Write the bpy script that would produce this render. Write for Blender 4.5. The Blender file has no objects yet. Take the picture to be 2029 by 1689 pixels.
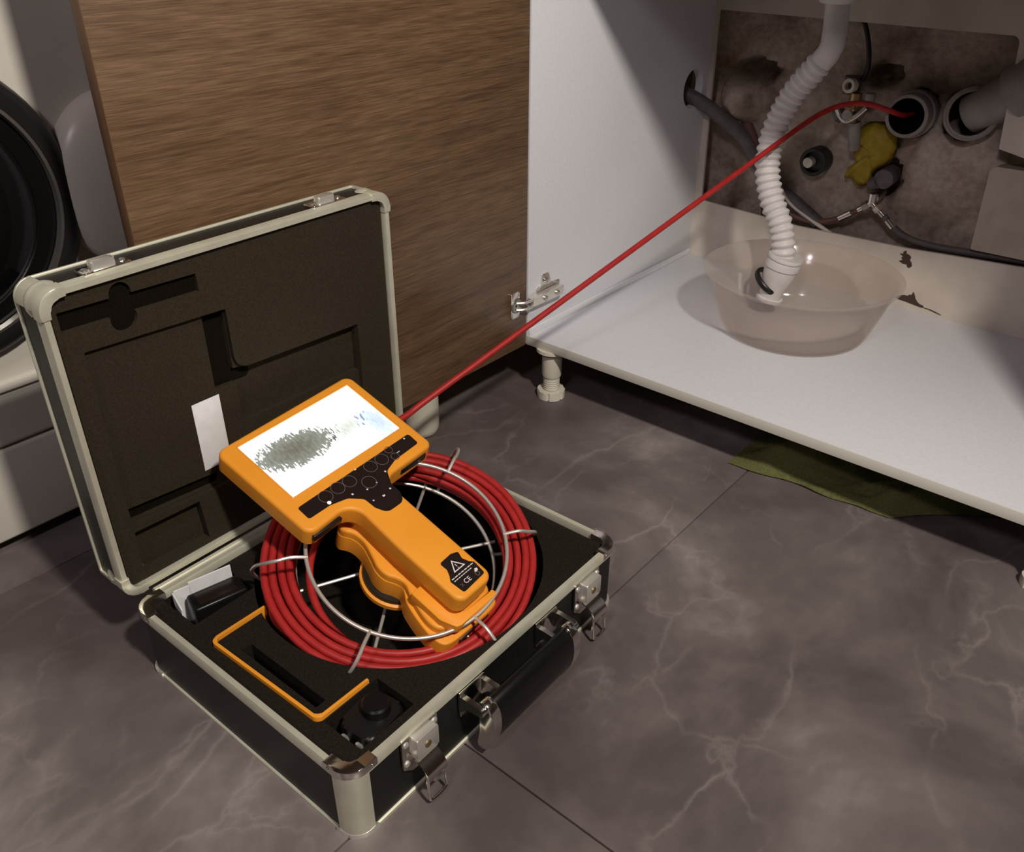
import bpy, bmesh, math, random
from mathutils import Vector, Matrix, Quaternion, noise
random.seed(7)
PI = math.pi
S = bpy.context.scene
COL = S.collection

# ------------------------------------------------------------------ camera, world, light, exposure
def make_camera():
    f, pitch, yaw, roll = 1707.0, .54369, .69676, .00417
    F = Vector((-math.sin(yaw)*math.cos(pitch), math.cos(yaw)*math.cos(pitch), -math.sin(pitch)))
    R0 = Vector((math.cos(yaw), math.sin(yaw), 0)); U0 = R0.cross(F)
    R = R0*math.cos(roll)+U0*math.sin(roll); U = -R0*math.sin(roll)+U0*math.cos(roll)
    cd = bpy.data.cameras.new('camera'); co = bpy.data.objects.new('camera', cd); COL.objects.link(co)
    cd.sensor_fit = 'HORIZONTAL'; cd.sensor_width = 36; cd.lens = f/2029*36; cd.clip_start = .02
    M = Matrix((R, U, -F)).transposed().to_4x4(); M.translation = Vector((0, 0, .76))
    co.matrix_world = M
    S.camera = co
make_camera()
W = bpy.data.worlds.new('world'); S.world = W; W.use_nodes = True
W.node_tree.nodes['Background'].inputs[0].default_value = (1.0, .84, .72, 1)
W.node_tree.nodes['Background'].inputs[1].default_value = .02
def lamp(name, loc, aim, energy, size, color, cone):
    l = bpy.data.lights.new(name, 'SPOT'); l.energy = energy; l.shadow_soft_size = size; l.color = color
    l.spot_size = math.radians(cone); l.spot_blend = 1.0
    o = bpy.data.objects.new(name, l); COL.objects.link(o); o.location = loc
    o.rotation_euler = (Vector(aim)-Vector(loc)).to_track_quat('-Z', 'Y').to_euler(); return o
lamp('work_lamp', (.54, .22, 1.68), (-.80, .80, .25), 118, .06, (1.0, .925, .82), 90)
lamp('wall_lamp', (.15, -1.35, 2.15), (-.1, .6, .6), 50, .14, (.97, .87, .93), 150)
S.view_settings.view_transform = 'Standard'; S.view_settings.look = 'None'
S.view_settings.gamma = 1.0; S.view_settings.use_curve_mapping = False
S.view_settings.exposure = 0.0

# ------------------------------------------------------------------ materials
MATS = {}
def mat(name, col, rough=.5, metal=0.0, spec=.5, emit=None, estr=1.0, coat=0.0):
    if name in MATS: return MATS[name]
    m = bpy.data.materials.new(name); m.use_nodes = True
    b = m.node_tree.nodes['Principled BSDF']
    b.inputs['Base Color'].default_value = (*col, 1); b.inputs['Roughness'].default_value = rough
    b.inputs['Metallic'].default_value = metal; b.inputs['Specular IOR Level'].default_value = spec
    b.inputs['Coat Weight'].default_value = coat
    if emit:
        b.inputs['Emission Color'].default_value = (*emit, 1); b.inputs['Emission Strength'].default_value = estr
    MATS[name] = m; return m
def N(m, t, **kw):
    n = m.node_tree.nodes.new(t)
    for k, v in kw.items(): setattr(n, k, v)
    return n
def LK(m, a, b): m.node_tree.links.new(a, b)
def ramp(m, fac, stops):
    r = N(m, 'ShaderNodeValToRGB'); e = r.color_ramp.elements
    while len(e) < len(stops): e.new(.5)
    for el, (p, c) in zip(e, stops):
        el.position = p; el.color = (*c, 1) if len(c) == 3 else c
    LK(m, fac, r.inputs[0]); return r.outputs[0]
def noise_mat(name, c1, c2, scale=30, rough=.6, detail=6, bump=0.0, metal=0.0, stretch=(1, 1, 1), lo=.35, hi=.65, spec=.4, bdist=.002):
    m = mat(name, c1, rough, metal, spec)
    b = m.node_tree.nodes['Principled BSDF']
    tc = N(m, 'ShaderNodeTexCoord'); mp = N(m, 'ShaderNodeMapping'); mp.inputs['Scale'].default_value = stretch
    LK(m, tc.outputs['Object'], mp.inputs[0])
    nz = N(m, 'ShaderNodeTexNoise'); nz.inputs['Scale'].default_value = scale; nz.inputs['Detail'].default_value = detail
    LK(m, mp.outputs[0], nz.inputs['Vector'])
    LK(m, ramp(m, nz.outputs[0], [(lo, c1), (hi, c2)]), b.inputs['Base Color'])
    if bump:
        bp = N(m, 'ShaderNodeBump'); bp.inputs['Strength'].default_value = bump; bp.inputs['Distance'].default_value = bdist
        LK(m, nz.outputs[0], bp.inputs['Height']); LK(m, bp.outputs[0], b.inputs['Normal'])
    return m

ORANGE = noise_mat('orange_plastic', (.86, .325, .026), (.90, .350, .030), 14, .45, bump=.02)
RED = noise_mat('red_cable', (.37, .018, .018), (.43, .024, .022), 60, .45, bump=.03)
ALU = noise_mat('brushed_aluminium', (.72, .71, .57), (.80, .79, .64), 40, .46, metal=.55)
CHROME = mat('chrome', (.80, .77, .72), .16, 1.0)
STEEL = mat('steel_wire', (.80, .77, .71), .34, .7)
BLACKP = noise_mat('black_case_panel', (.0075, .007, .0065), (.012, .011, .010), 320, .42, bump=.25, bdist=.0004)
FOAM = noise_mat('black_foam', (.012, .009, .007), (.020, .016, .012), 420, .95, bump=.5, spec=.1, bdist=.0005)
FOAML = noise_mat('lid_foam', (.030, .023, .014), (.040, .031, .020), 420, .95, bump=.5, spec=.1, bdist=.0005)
SLOTSHADE = noise_mat('painted_slot_shade', (.006, .0045, .003), (.010, .0075, .005), 500, 1.0, bump=.4, spec=.05, bdist=.0004)  # near-black colour painted as shade on the lid slot floors
BLACK = mat('black_plastic', (.007, .006, .006), .42)
BLACKG = mat('black_gloss', (.007, .006, .006), .32, 0, .3)
PANELM = mat('keypad_film', (.017, .010, .009), .3)
GREYLINE = mat('printed_grey_line', (.13, .10, .09), .5)
WHITEMARK = mat('printed_white_mark', (.75, .72, .68), .5)
WHITE = noise_mat('white_laminate', (.70, .705, .745), (.74, .745, .785), 200, .34, bump=.02)
EDGE = mat('cream_edge_band', (.72, .70, .62), .45)
CREAM = noise_mat('cream_plastic', (.66, .62, .51), (.70, .66, .56), 60, .45)
PAPER = noise_mat('white_paper', (.78, .79, .80), (.84, .85, .86), 90, .7)
MACHINE = noise_mat('white_enamel', (.66, .62, .55), (.69, .65, .58), 20, .32)
PORTRIM = mat('porthole_dark_plastic', (.014, .012, .012), .35)
GLASS = mat('porthole_dark_glass', (.006, .006, .006), .06, 0, .7)
SILVER = mat('satin_silver', (.55, .53, .50), .3, .9)
PVC = noise_mat('grey_pvc', (.24, .21, .195), (.29, .26, .24), 40, .5)
HOSEW = noise_mat('white_corrugated_plastic', (.64, .61, .60), (.69, .66, .65), 70, .4)
HOSEG = noise_mat('dark_grey_hose', (.10, .085, .085), (.14, .12, .12), 60, .55)
HOSEB = mat('brown_hose', (.16, .075, .06), .55)
BRASS = mat('old_brass', (.45, .33, .16), .35, .9)
YELLOW = noise_mat('yellow_tape', (.30, .205, .010), (.40, .29, .02), 70, .55, bump=.4)
BOARD = noise_mat('aged_white_board', (.56, .49, .42), (.64, .57, .50), 16, .5)
DUSTY = noise_mat('dusty_white_plastic', (.40, .34, .27), (.47, .40, .33), 30, .6)
BORESHADE = mat('painted_bore_shade', (.006, .005, .004), .9, spec=.1)  # near-black colour standing in for shade inside the open pipes
CHIP = noise_mat('bare_brown_chipboard', (.05, .028, .022), (.085, .05, .038), 300, .9, bump=.5)
CLOTH = noise_mat('green_microfibre', (.22, .23, .08), (.30, .30, .13), 260, .95, bump=.6, spec=.1)
GROUT = mat('grout', (.15, .115, .085), .9)
CEIL = mat('ceiling_paint', (.34, .26, .20), .9)
WALLP = noise_mat('wall_paint', (.24, .165, .12), (.27, .19, .14), 10, .85)
STONE = noise_mat('dark_worktop', (.10, .085, .07), (.15, .13, .11), 120, .4)

def plaster_mat():
    m = mat('rough_plaster', (.3, .25, .2), .95, spec=.1); b = m.node_tree.nodes['Principled BSDF']
    tc = N(m, 'ShaderNodeTexCoord')
    n1 = N(m, 'ShaderNodeTexNoise'); n1.inputs['Scale'].default_value = 9; n1.inputs['Detail'].default_value = 10; n1.inputs['Distortion'].default_value = .6
    n2 = N(m, 'ShaderNodeTexNoise'); n2.inputs['Scale'].default_value = 90; n2.inputs['Detail'].default_value = 6
    for n in (n1, n2): LK(m, tc.outputs['Object'], n.inputs['Vector'])
    c1 = ramp(m, n1.outputs[0], [(.30, (.20, .145, .11)), (.45, (.40, .32, .265)), (.60, (.52, .44, .37)), (.75, (.42, .33, .22))])
    mx = N(m, 'ShaderNodeMix', data_type='RGBA', blend_type='MULTIPLY'); mx.inputs[0].default_value = .55
    LK(m, c1, mx.inputs[6]); LK(m, ramp(m, n2.outputs[0], [(.3, (.55, .5, .45)), (.6, (1, 1, 1))]), mx.inputs[7])
    LK(m, mx.outputs[2], b.inputs['Base Color'])
    bp = N(m, 'ShaderNodeBump'); bp.inputs['Strength'].default_value = .7; bp.inputs['Distance'].default_value = .004
    LK(m, n2.outputs[0], bp.inputs['Height']); LK(m, bp.outputs[0], b.inputs['Normal'])
    return m
PLASTER = plaster_mat()

def wood_mat():
    m = mat('walnut_laminate', (.2, .1, .05), .42); b = m.node_tree.nodes['Principled BSDF']
    tc = N(m, 'ShaderNodeTexCoord')
    def nz(scale, st, det=6, dist=0.0):
        mp = N(m, 'ShaderNodeMapping'); mp.inputs['Scale'].default_value = st; LK(m, tc.outputs['Object'], mp.inputs[0])
        n = N(m, 'ShaderNodeTexNoise'); n.inputs['Scale'].default_value = scale; n.inputs['Detail'].default_value = det
        n.inputs['Distortion'].default_value = dist; LK(m, mp.outputs[0], n.inputs['Vector']); return n.outputs[0]
    big = nz(1.8, (1, .8, 5.5), 5, 2.2)
    mid = nz(22, (1, .20, 8), 6, .35)
    fine = nz(190, (1, .13, 4), 4)
    c = ramp(m, big, [(.28, (.105, .056, .030)), (.46, (.145, .083, .044)), (.60, (.175, .104, .056)), (.74, (.135, .076, .040))])
    m1 = N(m, 'ShaderNodeMix', data_type='RGBA', blend_type='MULTIPLY'); m1.inputs[0].default_value = .75
    LK(m, c, m1.inputs[6]); LK(m, ramp(m, mid, [(.34, (.66, .61, .57)), (.52, (1, 1, 1)), (.7, (1.0, .96, .92))]), m1.inputs[7])
    m2 = N(m, 'ShaderNodeMix', data_type='RGBA', blend_type='OVERLAY'); m2.inputs[0].default_value = .60
    LK(m, m1.outputs[2], m2.inputs[6]); LK(m, ramp(m, fine, [(.3, (.2, .2, .2)), (.7, (.82, .82, .82))]), m2.inputs[7])
    LK(m, m2.outputs[2], b.inputs['Base Color'])
    bp = N(m, 'ShaderNodeBump'); bp.inputs['Strength'].default_value = .15; bp.inputs['Distance'].default_value = .001
    LK(m, fine, bp.inputs['Height']); LK(m, bp.outputs[0], b.inputs['Normal'])
    return m
WOOD = wood_mat()
WOODEDGE = noise_mat('walnut_edge_band', (.13, .068, .034), (.18, .10, .05), 9, .5, stretch=(9, 9, .6))

def tile_mat():
    m = mat('grey_marble_tile', (.2, .2, .2), .3, spec=.4); b = m.node_tree.nodes['Principled BSDF']
    geo = N(m, 'ShaderNodeNewGeometry')
    def nz(scale, det, dist, off=0):
        mp = N(m, 'ShaderNodeMapping'); mp.inputs['Location'].default_value = (off, off*1.7, 0); LK(m, geo.outputs['Position'], mp.inputs[0])
        n = N(m, 'ShaderNodeTexNoise'); n.inputs['Scale'].default_value = scale; n.inputs['Detail'].default_value = det
        n.inputs['Distortion'].default_value = dist; n.inputs['Roughness'].default_value = .6; LK(m, mp.outputs[0], n.inputs['Vector']); return n.outputs[0]
    cloud = nz(3.0, 12, .35)
    c = ramp(m, cloud, [(.30, (.072, .056, .055)), (.44, (.112, .090, .089)), (.56, (.172, .143, .139)), (.68, (.30, .262, .245))])
    def veins(scale, w, off, warp, st=(1, 1, 1)):
        mp = N(m, 'ShaderNodeMapping'); mp.inputs['Location'].default_value = (off, off*1.3, 0); mp.inputs['Rotation'].default_value = (0, 0, .9); mp.inputs['Scale'].default_value = st
        LK(m, geo.outputs['Position'], mp.inputs[0])
        wn = N(m, 'ShaderNodeTexNoise'); wn.inputs['Scale'].default_value = scale*1.6; wn.inputs['Detail'].default_value = 9; LK(m, mp.outputs[0], wn.inputs['Vector'])
        sb = N(m, 'ShaderNodeVectorMath', operation='SUBTRACT'); sb.inputs[1].default_value = (.5, .5, .5); LK(m, wn.outputs['Color'], sb.inputs[0])
        ms = N(m, 'ShaderNodeVectorMath', operation='SCALE'); ms.inputs['Scale'].default_value = warp; LK(m, sb.outputs[0], ms.inputs[0])
        ad_ = N(m, 'ShaderNodeVectorMath', operation='ADD'); LK(m, mp.outputs[0], ad_.inputs[0]); LK(m, ms.outputs[0], ad_.inputs[1])
        vo = N(m, 'ShaderNodeTexVoronoi', feature='DISTANCE_TO_EDGE'); vo.inputs['Scale'].default_value = scale; LK(m, ad_.outputs[0], vo.inputs['Vector'])
        g = nz(3.6, 5, .2, off+5)
        r = ramp(m, vo.outputs['Distance'], [(0, (1, 1, 1)), (w*.35, (.45, .45, .45)), (w, (0, 0, 0))])
        r2 = ramp(m, g, [(.46, (0, 0, 0)), (.68, (1, 1, 1))])
        k = N(m, 'ShaderNodeMath', operation='MULTIPLY'); LK(m, r, k.inputs[0]); LK(m, r2, k.inputs[1]); return k.outputs[0]
    v1 = veins(2.6, .022, 11, .34, (1, .45, 1)); v2 = veins(7.0, .045, 23, .16, (1, .7, 1))
    ad = N(m, 'ShaderNodeMath', operation='MAXIMUM'); LK(m, v1, ad.inputs[0]); LK(m, v2, ad.inputs[1])
    sc = N(m, 'ShaderNodeMath', operation='MULTIPLY'); sc.inputs[1].default_value = .30; LK(m, ad.outputs[0], sc.inputs[0])
    mx = N(m, 'ShaderNodeMix', data_type='RGBA'); LK(m, sc.outputs[0], mx.inputs[0]); LK(m, c, mx.inputs[6]); mx.inputs[7].default_value = (.52, .46, .43, 1)
    LK(m, mx.outputs[2], b.inputs['Base Color'])
    rr = N(m, 'ShaderNodeMapRange'); rr.inputs[3].default_value = .30; rr.inputs[4].default_value = .48
    LK(m, cloud, rr.inputs[0]); LK(m, rr.outputs[0], b.inputs['Roughness'])
    return m
TILE = tile_mat()

def bowl_mat():
    m = bpy.data.materials.new('frosted_plastic'); m.use_nodes = True; nt = m.node_tree; nt.nodes.clear()
    out = N(m, 'ShaderNodeOutputMaterial')
    tr = N(m, 'ShaderNodeBsdfTransparent'); tr.inputs[0].default_value = (.97, .94, .92, 1)
    df = N(m, 'ShaderNodeBsdfDiffuse'); df.inputs[0].default_value = (.80, .74, .70, 1)
    tl = N(m, 'ShaderNodeBsdfTranslucent'); tl.inputs[0].default_value = (.80, .74, .70, 1)
    gl = N(m, 'ShaderNodeBsdfGlossy'); gl.inputs['Roughness'].default_value = .12
    a = N(m, 'ShaderNodeMixShader'); a.inputs[0].default_value = .55; LK(m, df.outputs[0], a.inputs[1]); LK(m, tl.outputs[0], a.inputs[2])
    tc = N(m, 'ShaderNodeTexCoord'); nz = N(m, 'ShaderNodeTexNoise'); nz.inputs['Scale'].default_value = 18; LK(m, tc.outputs['Object'], nz.inputs['Vector'])
    mr = N(m, 'ShaderNodeMapRange'); mr.inputs[3].default_value = .24; mr.inputs[4].default_value = .32; LK(m, nz.outputs[0], mr.inputs[0])
    b = N(m, 'ShaderNodeMixShader'); LK(m, mr.outputs[0], b.inputs[0]); LK(m, tr.outputs[0], b.inputs[1]); LK(m, a.outputs[0], b.inputs[2])
    c = N(m, 'ShaderNodeMixShader'); c.inputs[0].default_value = .035; LK(m, b.outputs[0], c.inputs[1]); LK(m, gl.outputs[0], c.inputs[2])
    LK(m, c.outputs[0], out.inputs[0]); return m
FROST = bowl_mat()

def screen_mat():
    m = bpy.data.materials.new('lit_screen'); m.use_nodes = True; nt = m.node_tree
    b = nt.nodes['Principled BSDF']; b.inputs['Base Color'].default_value = (.01, .01, .01, 1); b.inputs['Roughness'].default_value = .15
    tc = N(m, 'ShaderNodeTexCoord'); sp = N(m, 'ShaderNodeSeparateXYZ'); LK(m, tc.outputs['Object'], sp.inputs[0])
    # object coords: x = down the handle (metres), y = across
    nz = N(m, 'ShaderNodeTexNoise'); nz.inputs['Scale'].default_value = 1.0; nz.inputs['Detail'].default_value = 5
    mp = N(m, 'ShaderNodeMapping'); mp.inputs['Scale'].default_value = (130, 330, 1); mp.inputs['Rotation'].default_value = (0, 0, .5)
    LK(m, tc.outputs['Object'], mp.inputs[0]); LK(m, mp.outputs[0], nz.inputs['Vector'])
    def blob(x0, y0, rx, ry, amp, ang=0.0):
        q = N(m, 'ShaderNodeMapping', vector_type='TEXTURE'); q.inputs['Location'].default_value = (x0, y0, 0); q.inputs['Rotation'].default_value = (0, 0, ang)
        q.inputs['Scale'].default_value = (rx, ry, 1); LK(m, tc.outputs['Object'], q.inputs[0])
        s2 = N(m, 'ShaderNodeSeparateXYZ'); LK(m, q.outputs[0], s2.inputs[0])
        cb = N(m, 'ShaderNodeCombineXYZ'); LK(m, s2.outputs[0], cb.inputs[0]); LK(m, s2.outputs[1], cb.inputs[1])
        L = N(m, 'ShaderNodeVectorMath', operation='LENGTH'); LK(m, cb.outputs[0], L.inputs[0])
        k = N(m, 'ShaderNodeMath', operation='MULTIPLY_ADD'); k.inputs[1].default_value = amp; LK(m, nz.outputs[0], k.inputs[0]); LK(m, L.outputs['Value'], k.inputs[2])
        h = N(m, 'ShaderNodeMath', operation='MULTIPLY'); h.inputs[1].default_value = .5; LK(m, k.outputs[0], h.inputs[0])
        return h.outputs[0]
    A = blob(-.006, -.032, .028, .060, 1.35, -.10)
    Bq = blob(.004, .038, .014, .034, 1.9, .1)
    Cq = blob(.018, .074, .034, .019, 1.5, .1)
    fA = ramp(m, A, [(0, (.075, .07, .055)), (.45, (.14, .135, .105)), (.72, (.22, .23, .20)), (.78, (1.6, 1.6, 1.55))])
    fB = ramp(m, Bq, [(.0, (.25, .26, .24)), (.80, (.4, .42, .4)), (.86, (1, 1, 1))])
    fC = ramp(m, Cq, [(.0, (.20, .24, .36)), (.67, (.36, .42, .62)), (.85, (.55, .62, .85)), (.92, (1, 1, 1))])
    m1 = N(m, 'ShaderNodeMix', data_type='RGBA', blend_type='MULTIPLY'); m1.inputs[0].default_value = 1; LK(m, fA, m1.inputs[6]); LK(m, fB, m1.inputs[7])
    m2 = N(m, 'ShaderNodeMix', data_type='RGBA', blend_type='MULTIPLY'); m2.inputs[0].default_value = 1; LK(m, m1.outputs[2], m2.inputs[6]); LK(m, fC, m2.inputs[7])
    LK(m, m2.outputs[2], b.inputs['Emission Color']); b.inputs['Emission Strength'].default_value = 1.5
    return m
SCREEN = screen_mat()
LED = mat('lit_indicator', (.9, .8, .6), .4, emit=(1, .82, .55), estr=2.5)

# ------------------------------------------------------------------ helpers
def link(o, parent=None):
    COL.objects.link(o)
    if parent: o.parent = parent
    return o
def tag(o, label, cat, group=None):
    o['label'] = label; o['category'] = cat
    if group: o['group'] = group
    return o
def struct(o): o['kind'] = 'structure'; return o
def empty(name, loc=(0, 0, 0), M=None):
    o = bpy.data.objects.new(name, None); o.empty_display_size = .02; COL.objects.link(o)
    if M: o.matrix_world = M
    else: o.location = loc
    return o
def fin(name, bm, m, parent=None, smooth=True, angle=.7, loc=None, label=None):
    bmesh.ops.recalc_face_normals(bm, faces=bm.faces[:])
    me = bpy.data.meshes.new(name); bm.to_mesh(me); bm.free()
    me.materials.append(m)
    if smooth:
        for p in me.polygons: p.use_smooth = True
        me.set_sharp_from_angle(angle=angle)
    o = bpy.data.objects.new(name, me); link(o, parent)
    if loc: o.location = loc
    if label: o['label'] = label
    return o
def bx(bm, x0, x1, y0, y1, z0, z1, bev=0.0, seg=2, M=None):
    r = bmesh.ops.create_cube(bm, size=1)
    vs = r['verts']
    for v in vs:
        v.co = Vector(((x0+x1)/2+v.co.x*(x1-x0), (y0+y1)/2+v.co.y*(y1-y0), (z0+z1)/2+v.co.z*(z1-z0)))
    if bev:
        es = list({e for v in vs for e in v.link_edges})
        rr = bmesh.ops.bevel(bm, geom=es, offset=bev, segments=seg, affect='EDGES', profile=.5)
        vs = list({v for f in rr['faces'] for v in f.verts} | {v for v in vs if v.is_valid})
    if M:
        for v in vs: v.co = M @ v.co
    return vs
def box(name, m, dims, parent=None, bev=.001, seg=2, loc=None, label=None):
    bm = bmesh.new(); bx(bm, *dims, bev=bev, seg=seg); return fin(name, bm, m, parent, loc=loc, label=label)
def fillet(pts, seg=5):
    """pts: (x, y, r) -> rounded polygon"""
    out = []; n = len(pts)
    for i, (x, y, r) in enumerate(pts):
        p = Vector((x, y)); a = Vector(pts[i-1][:2]); b = Vector(pts[(i+1) % n][:2])
        if r <= 0: out.append(p); continue
        da = (a-p); db = (b-p); la, lb = da.length, db.length; da /= la; db /= lb
        ang = da.angle(db)
        if ang > PI-.02: out.append(p); continue
        t = min(r/math.tan(ang/2), la*.49, lb*.49); rr = t*math.tan(ang/2)
        c = p+(da+db).normalized()*(rr/math.sin(ang/2))
        v0 = (p+da*t)-c; v1 = (p+db*t)-c
        a0 = math.atan2(v0.y, v0.x); d = math.atan2(v1.y, v1.x)-a0
        while d > PI: d -= 2*PI
        while d < -PI: d += 2*PI
        for k in range(seg+1):
            q = a0+d*k/seg; out.append(c+Vector((math.cos(q), math.sin(q)))*rr)
    return out
def smoothpoly(pts, n=4):
    out = []; L = len(pts)
    for i in range(L):
        p0, p1, p2, p3 = [Vector(pts[(i+k-1) % L]) for k in range(4)]
        for j in range(n):
            t = j/n
            out.append(.5*((2*p1)+(p2-p0)*t+(2*p0-5*p1+4*p2-p3)*t*t+(3*p1-p0-3*p2+p3)*t**3))
    return out
def prism(bm, poly, z0, z1, bev=0.0, seg=2, axes=None, bevbot=False):
    """extrude polygon (x,y) from z0 to z1; axes maps (x,y,z)->Vector"""
    f = axes or (lambda x, y, z: Vector((x, y, z)))
    lo = [bm.verts.new((p[0], p[1], z0)) for p in poly]; hi = [bm.verts.new((p[0], p[1], z1)) for p in poly]
    n = len(poly)
    ft = bm.faces.new(hi); fb = bm.faces.new(lo[::-1])
    for i in range(n): bm.faces.new((lo[i], lo[(i+1) % n], hi[(i+1) % n], hi[i]))
    vs = set(lo+hi)
    if bev:
        es = list(ft.edges)+(list(fb.edges) if bevbot else [])
        r = bmesh.ops.bevel(bm, geom=es, offset=bev, segments=seg, affect='EDGES', profile=.5)
        vs |= {v for fc in r['faces'] for v in fc.verts}
    vs = [v for v in vs if v.is_valid]
    for v in vs: v.co = f(*v.co)
    return vs
def soft(bm, poly, z0, z1, r, seg=4):
    """extruded outline whose top edge is rounded by r"""
    P = [Vector(p[:2]) for p in poly]; n = len(P)
    area = sum(P[i].x*P[(i+1) % n].y-P[(i+1) % n].x*P[i].y for i in range(n)); sg = 1 if area > 0 else -1
    Nn = []
    for i in range(n):
        a = (P[i]-P[i-1]).normalized(); b = (P[(i+1) % n]-P[i]).normalized(); t = (a+b).normalized(); Nn.append(Vector((t.y, -t.x))*sg)
    rings = [[bm.verts.new((*p, z0)) for p in P]]
    for k in range(seg+1):
        th = PI/2*k/seg; ins = r*(1-math.cos(th)); zz = z1-r+r*math.sin(th)
        rings.append([bm.verts.new((*(p-q*ins), zz)) for p, q in zip(P, Nn)])
    for A, B in zip(rings, rings[1:]):
        for i in range(n): bm.faces.new((A[i], A[(i+1) % n], B[(i+1) % n], B[i]))
    bm.faces.new(rings[-1]); bm.faces.new(rings[0][::-1])
def catmull(pts, n=8, closed=False):
    P = [Vector(p) for p in pts]; out = []; L = len(P)
    rng = range(L if closed else L-1)
    for i in rng:
        if closed: p0, p1, p2, p3 = P[i-1], P[i], P[(i+1) % L], P[(i+2) % L]
        else: p0, p1, p2, p3 = P[max(i-1, 0)], P[i], P[i+1], P[min(i+2, L-1)]
        for j in range(n):
            t = j/n
            out.append(.5*((2*p1)+(p2-p0)*t+(2*p0-5*p1+4*p2-p3)*t*t+(3*p1-p0-3*p2+p3)*t**3))
    if not closed: out.append(P[-1])
    return out
def tube(bm, pts, r, seg=8, closed=False, caps=True):
    P = [Vector(p) for p in pts]; n = len(P)
    rad = r if callable(r) else (lambda i: r)
    T = []
    for i in range(n):
        a = P[i-1] if (i > 0 or closed) else P[i]; b = P[(i+1) % n] if (i < n-1 or closed) else P[i]
        T.append((b-a).normalized())
    u = T[0].orthogonal().normalized(); rings = []
    for i in range(n):
        if i:
            u = T[i-1].rotation_difference(T[i]) @ u
        u = (u-T[i]*u.dot(T[i])).normalized(); w = T[i].cross(u)
        rings.append([bm.verts.new(P[i]+(u*math.cos(2*PI*k/seg)+w*math.sin(2*PI*k/seg))*rad(i)) for k in range(seg)])
    m = n if closed else n-1
    for i in range(m):
        A, B = rings[i], rings[(i+1) % n]; sh = 0
        if closed and i == n-1:
            sh = min(range(seg), key=lambda s: sum((A[k].co-B[(k+s) % seg].co).length for k in range(seg)))
        for k in range(seg):
            bm.faces.new((A[k], A[(k+1) % seg], B[(k+1+sh) % seg], B[(k+sh) % seg]))
    if caps and not closed:
        bm.faces.new(rings[0][::-1]); bm.faces.new(rings[-1])
    return rings
def lathe(bm, prof, seg=32, M=None, closed=False):
    """prof: (r, z) list around local z"""
    M = M or Matrix()
    rings = [[bm.verts.new(M @ Vector((max(r, 1e-5)*math.cos(2*PI*k/seg), max(r, 1e-5)*math.sin(2*PI*k/seg), z))) for k in range(seg)] for r, z in prof]
    n = len(rings)
    for i in range(n if closed else n-1):
        A, B = rings[i], rings[(i+1) % n]
        for k in range(seg): bm.faces.new((A[k], A[(k+1) % seg], B[(k+1) % seg], B[k]))
    if not closed:
        bm.faces.new(rings[0][::-1]); bm.faces.new(rings[-1])
def axisM(loc, d):
    q = Vector((0, 0, 1)).rotation_difference(Vector(d).normalized()); M = q.to_matrix().to_4x4(); M.translation = Vector(loc); return M
def boolcut(o, cutters):
    """cutters: list of bmesh; carve them out of object o"""
    for bm in cutters:
        bpy.context.view_layer.update()
        bmesh.ops.recalc_face_normals(bm, faces=bm.faces[:])
        me = bpy.data.meshes.new('c'); bm.to_mesh(me); bm.free()
        c = bpy.data.objects.new('c', me); COL.objects.link(c); c.matrix_world = o.matrix_world
        md = o.modifiers.new('b', 'BOOLEAN'); md.object = c; md.operation = 'DIFFERENCE'; md.solver = 'EXACT'
        if o.parent: c.parent = o.parent; c.matrix_local = o.matrix_local
        bpy.context.view_layer.update()
        me2 = bpy.data.meshes.new_from_object(o.evaluated_get(bpy.context.evaluated_depsgraph_get()))
        o.modifiers.clear(); old = o.data; nm = old.name; o.data = me2; bpy.data.meshes.remove(old); me2.name = nm
        bpy.data.objects.remove(c); bpy.data.meshes.remove(me)
    for p in o.data.polygons: p.use_smooth = True
    o.data.set_sharp_from_angle(angle=.6)
def cutbox(*d):
    bm = bmesh.new(); bx(bm, *d); return bm
def copy_tree(o, parent=None):
    c = o.copy(); COL.objects.link(c)
    if parent: c.parent = parent
    for ch in [x for x in S.objects if x.parent == o]: copy_tree(ch, c)
    return c
def textmesh(name, s, size, m, parent, M, ext=.0002):
    cu = bpy.data.curves.new(name, 'FONT'); cu.body = s; cu.size = size; cu.align_x = 'CENTER'; cu.align_y = 'CENTER'; cu.extrude = ext
    t = bpy.data.objects.new(name, cu); COL.objects.link(t); bpy.context.view_layer.update()
    me = bpy.data.meshes.new_from_object(t.evaluated_get(bpy.context.evaluated_depsgraph_get()))
    bpy.data.objects.remove(t); bpy.data.curves.remove(cu); me.materials.clear(); me.materials.append(m)
    o = bpy.data.objects.new(name, me); link(o, parent); o.matrix_local = M; return o

# ------------------------------------------------------------------ the room
fl = box('floor', GROUT, (-1.75, 1.95, -1.97, 1.78, -.06, -.0045), bev=0); struct(fl)
tb = bmesh.new(); bx(tb, -.2991, .2991, -.5991, .5991, -.008, 0, bev=.0009, seg=2)
first = None
for i in range(-2, 4):
    for j in range(-2, 2):
        x, y = -.437+.3+.6*i, .434+.6+1.2*j
        if first is None: first = t = fin('tile', tb, TILE, fl)
        else: t = first.copy(); link(t, fl)
        t.location = (x, y, 0)
struct(box('wall_back', WALLP, (-1.75, 1.95, 1.775, 1.85, -.06, 2.5), bev=0))
struct(box('wall_left', WALLP, (-1.85, -1.75, -1.95, 1.85, -.06, 2.5), bev=0))
struct(box('wall_right', WALLP, (1.95, 2.05, -1.95, 1.85, -.06, 2.5), bev=0))
struct(box('wall_front', WALLP, (-1.85, 2.05, -1.95, -1.85, -.06, 2.5), bev=0))
struct(box('ceiling', CEIL, (-1.85, 2.05, -1.95, 1.85, 2.5, 2.56), bev=0))
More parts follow.
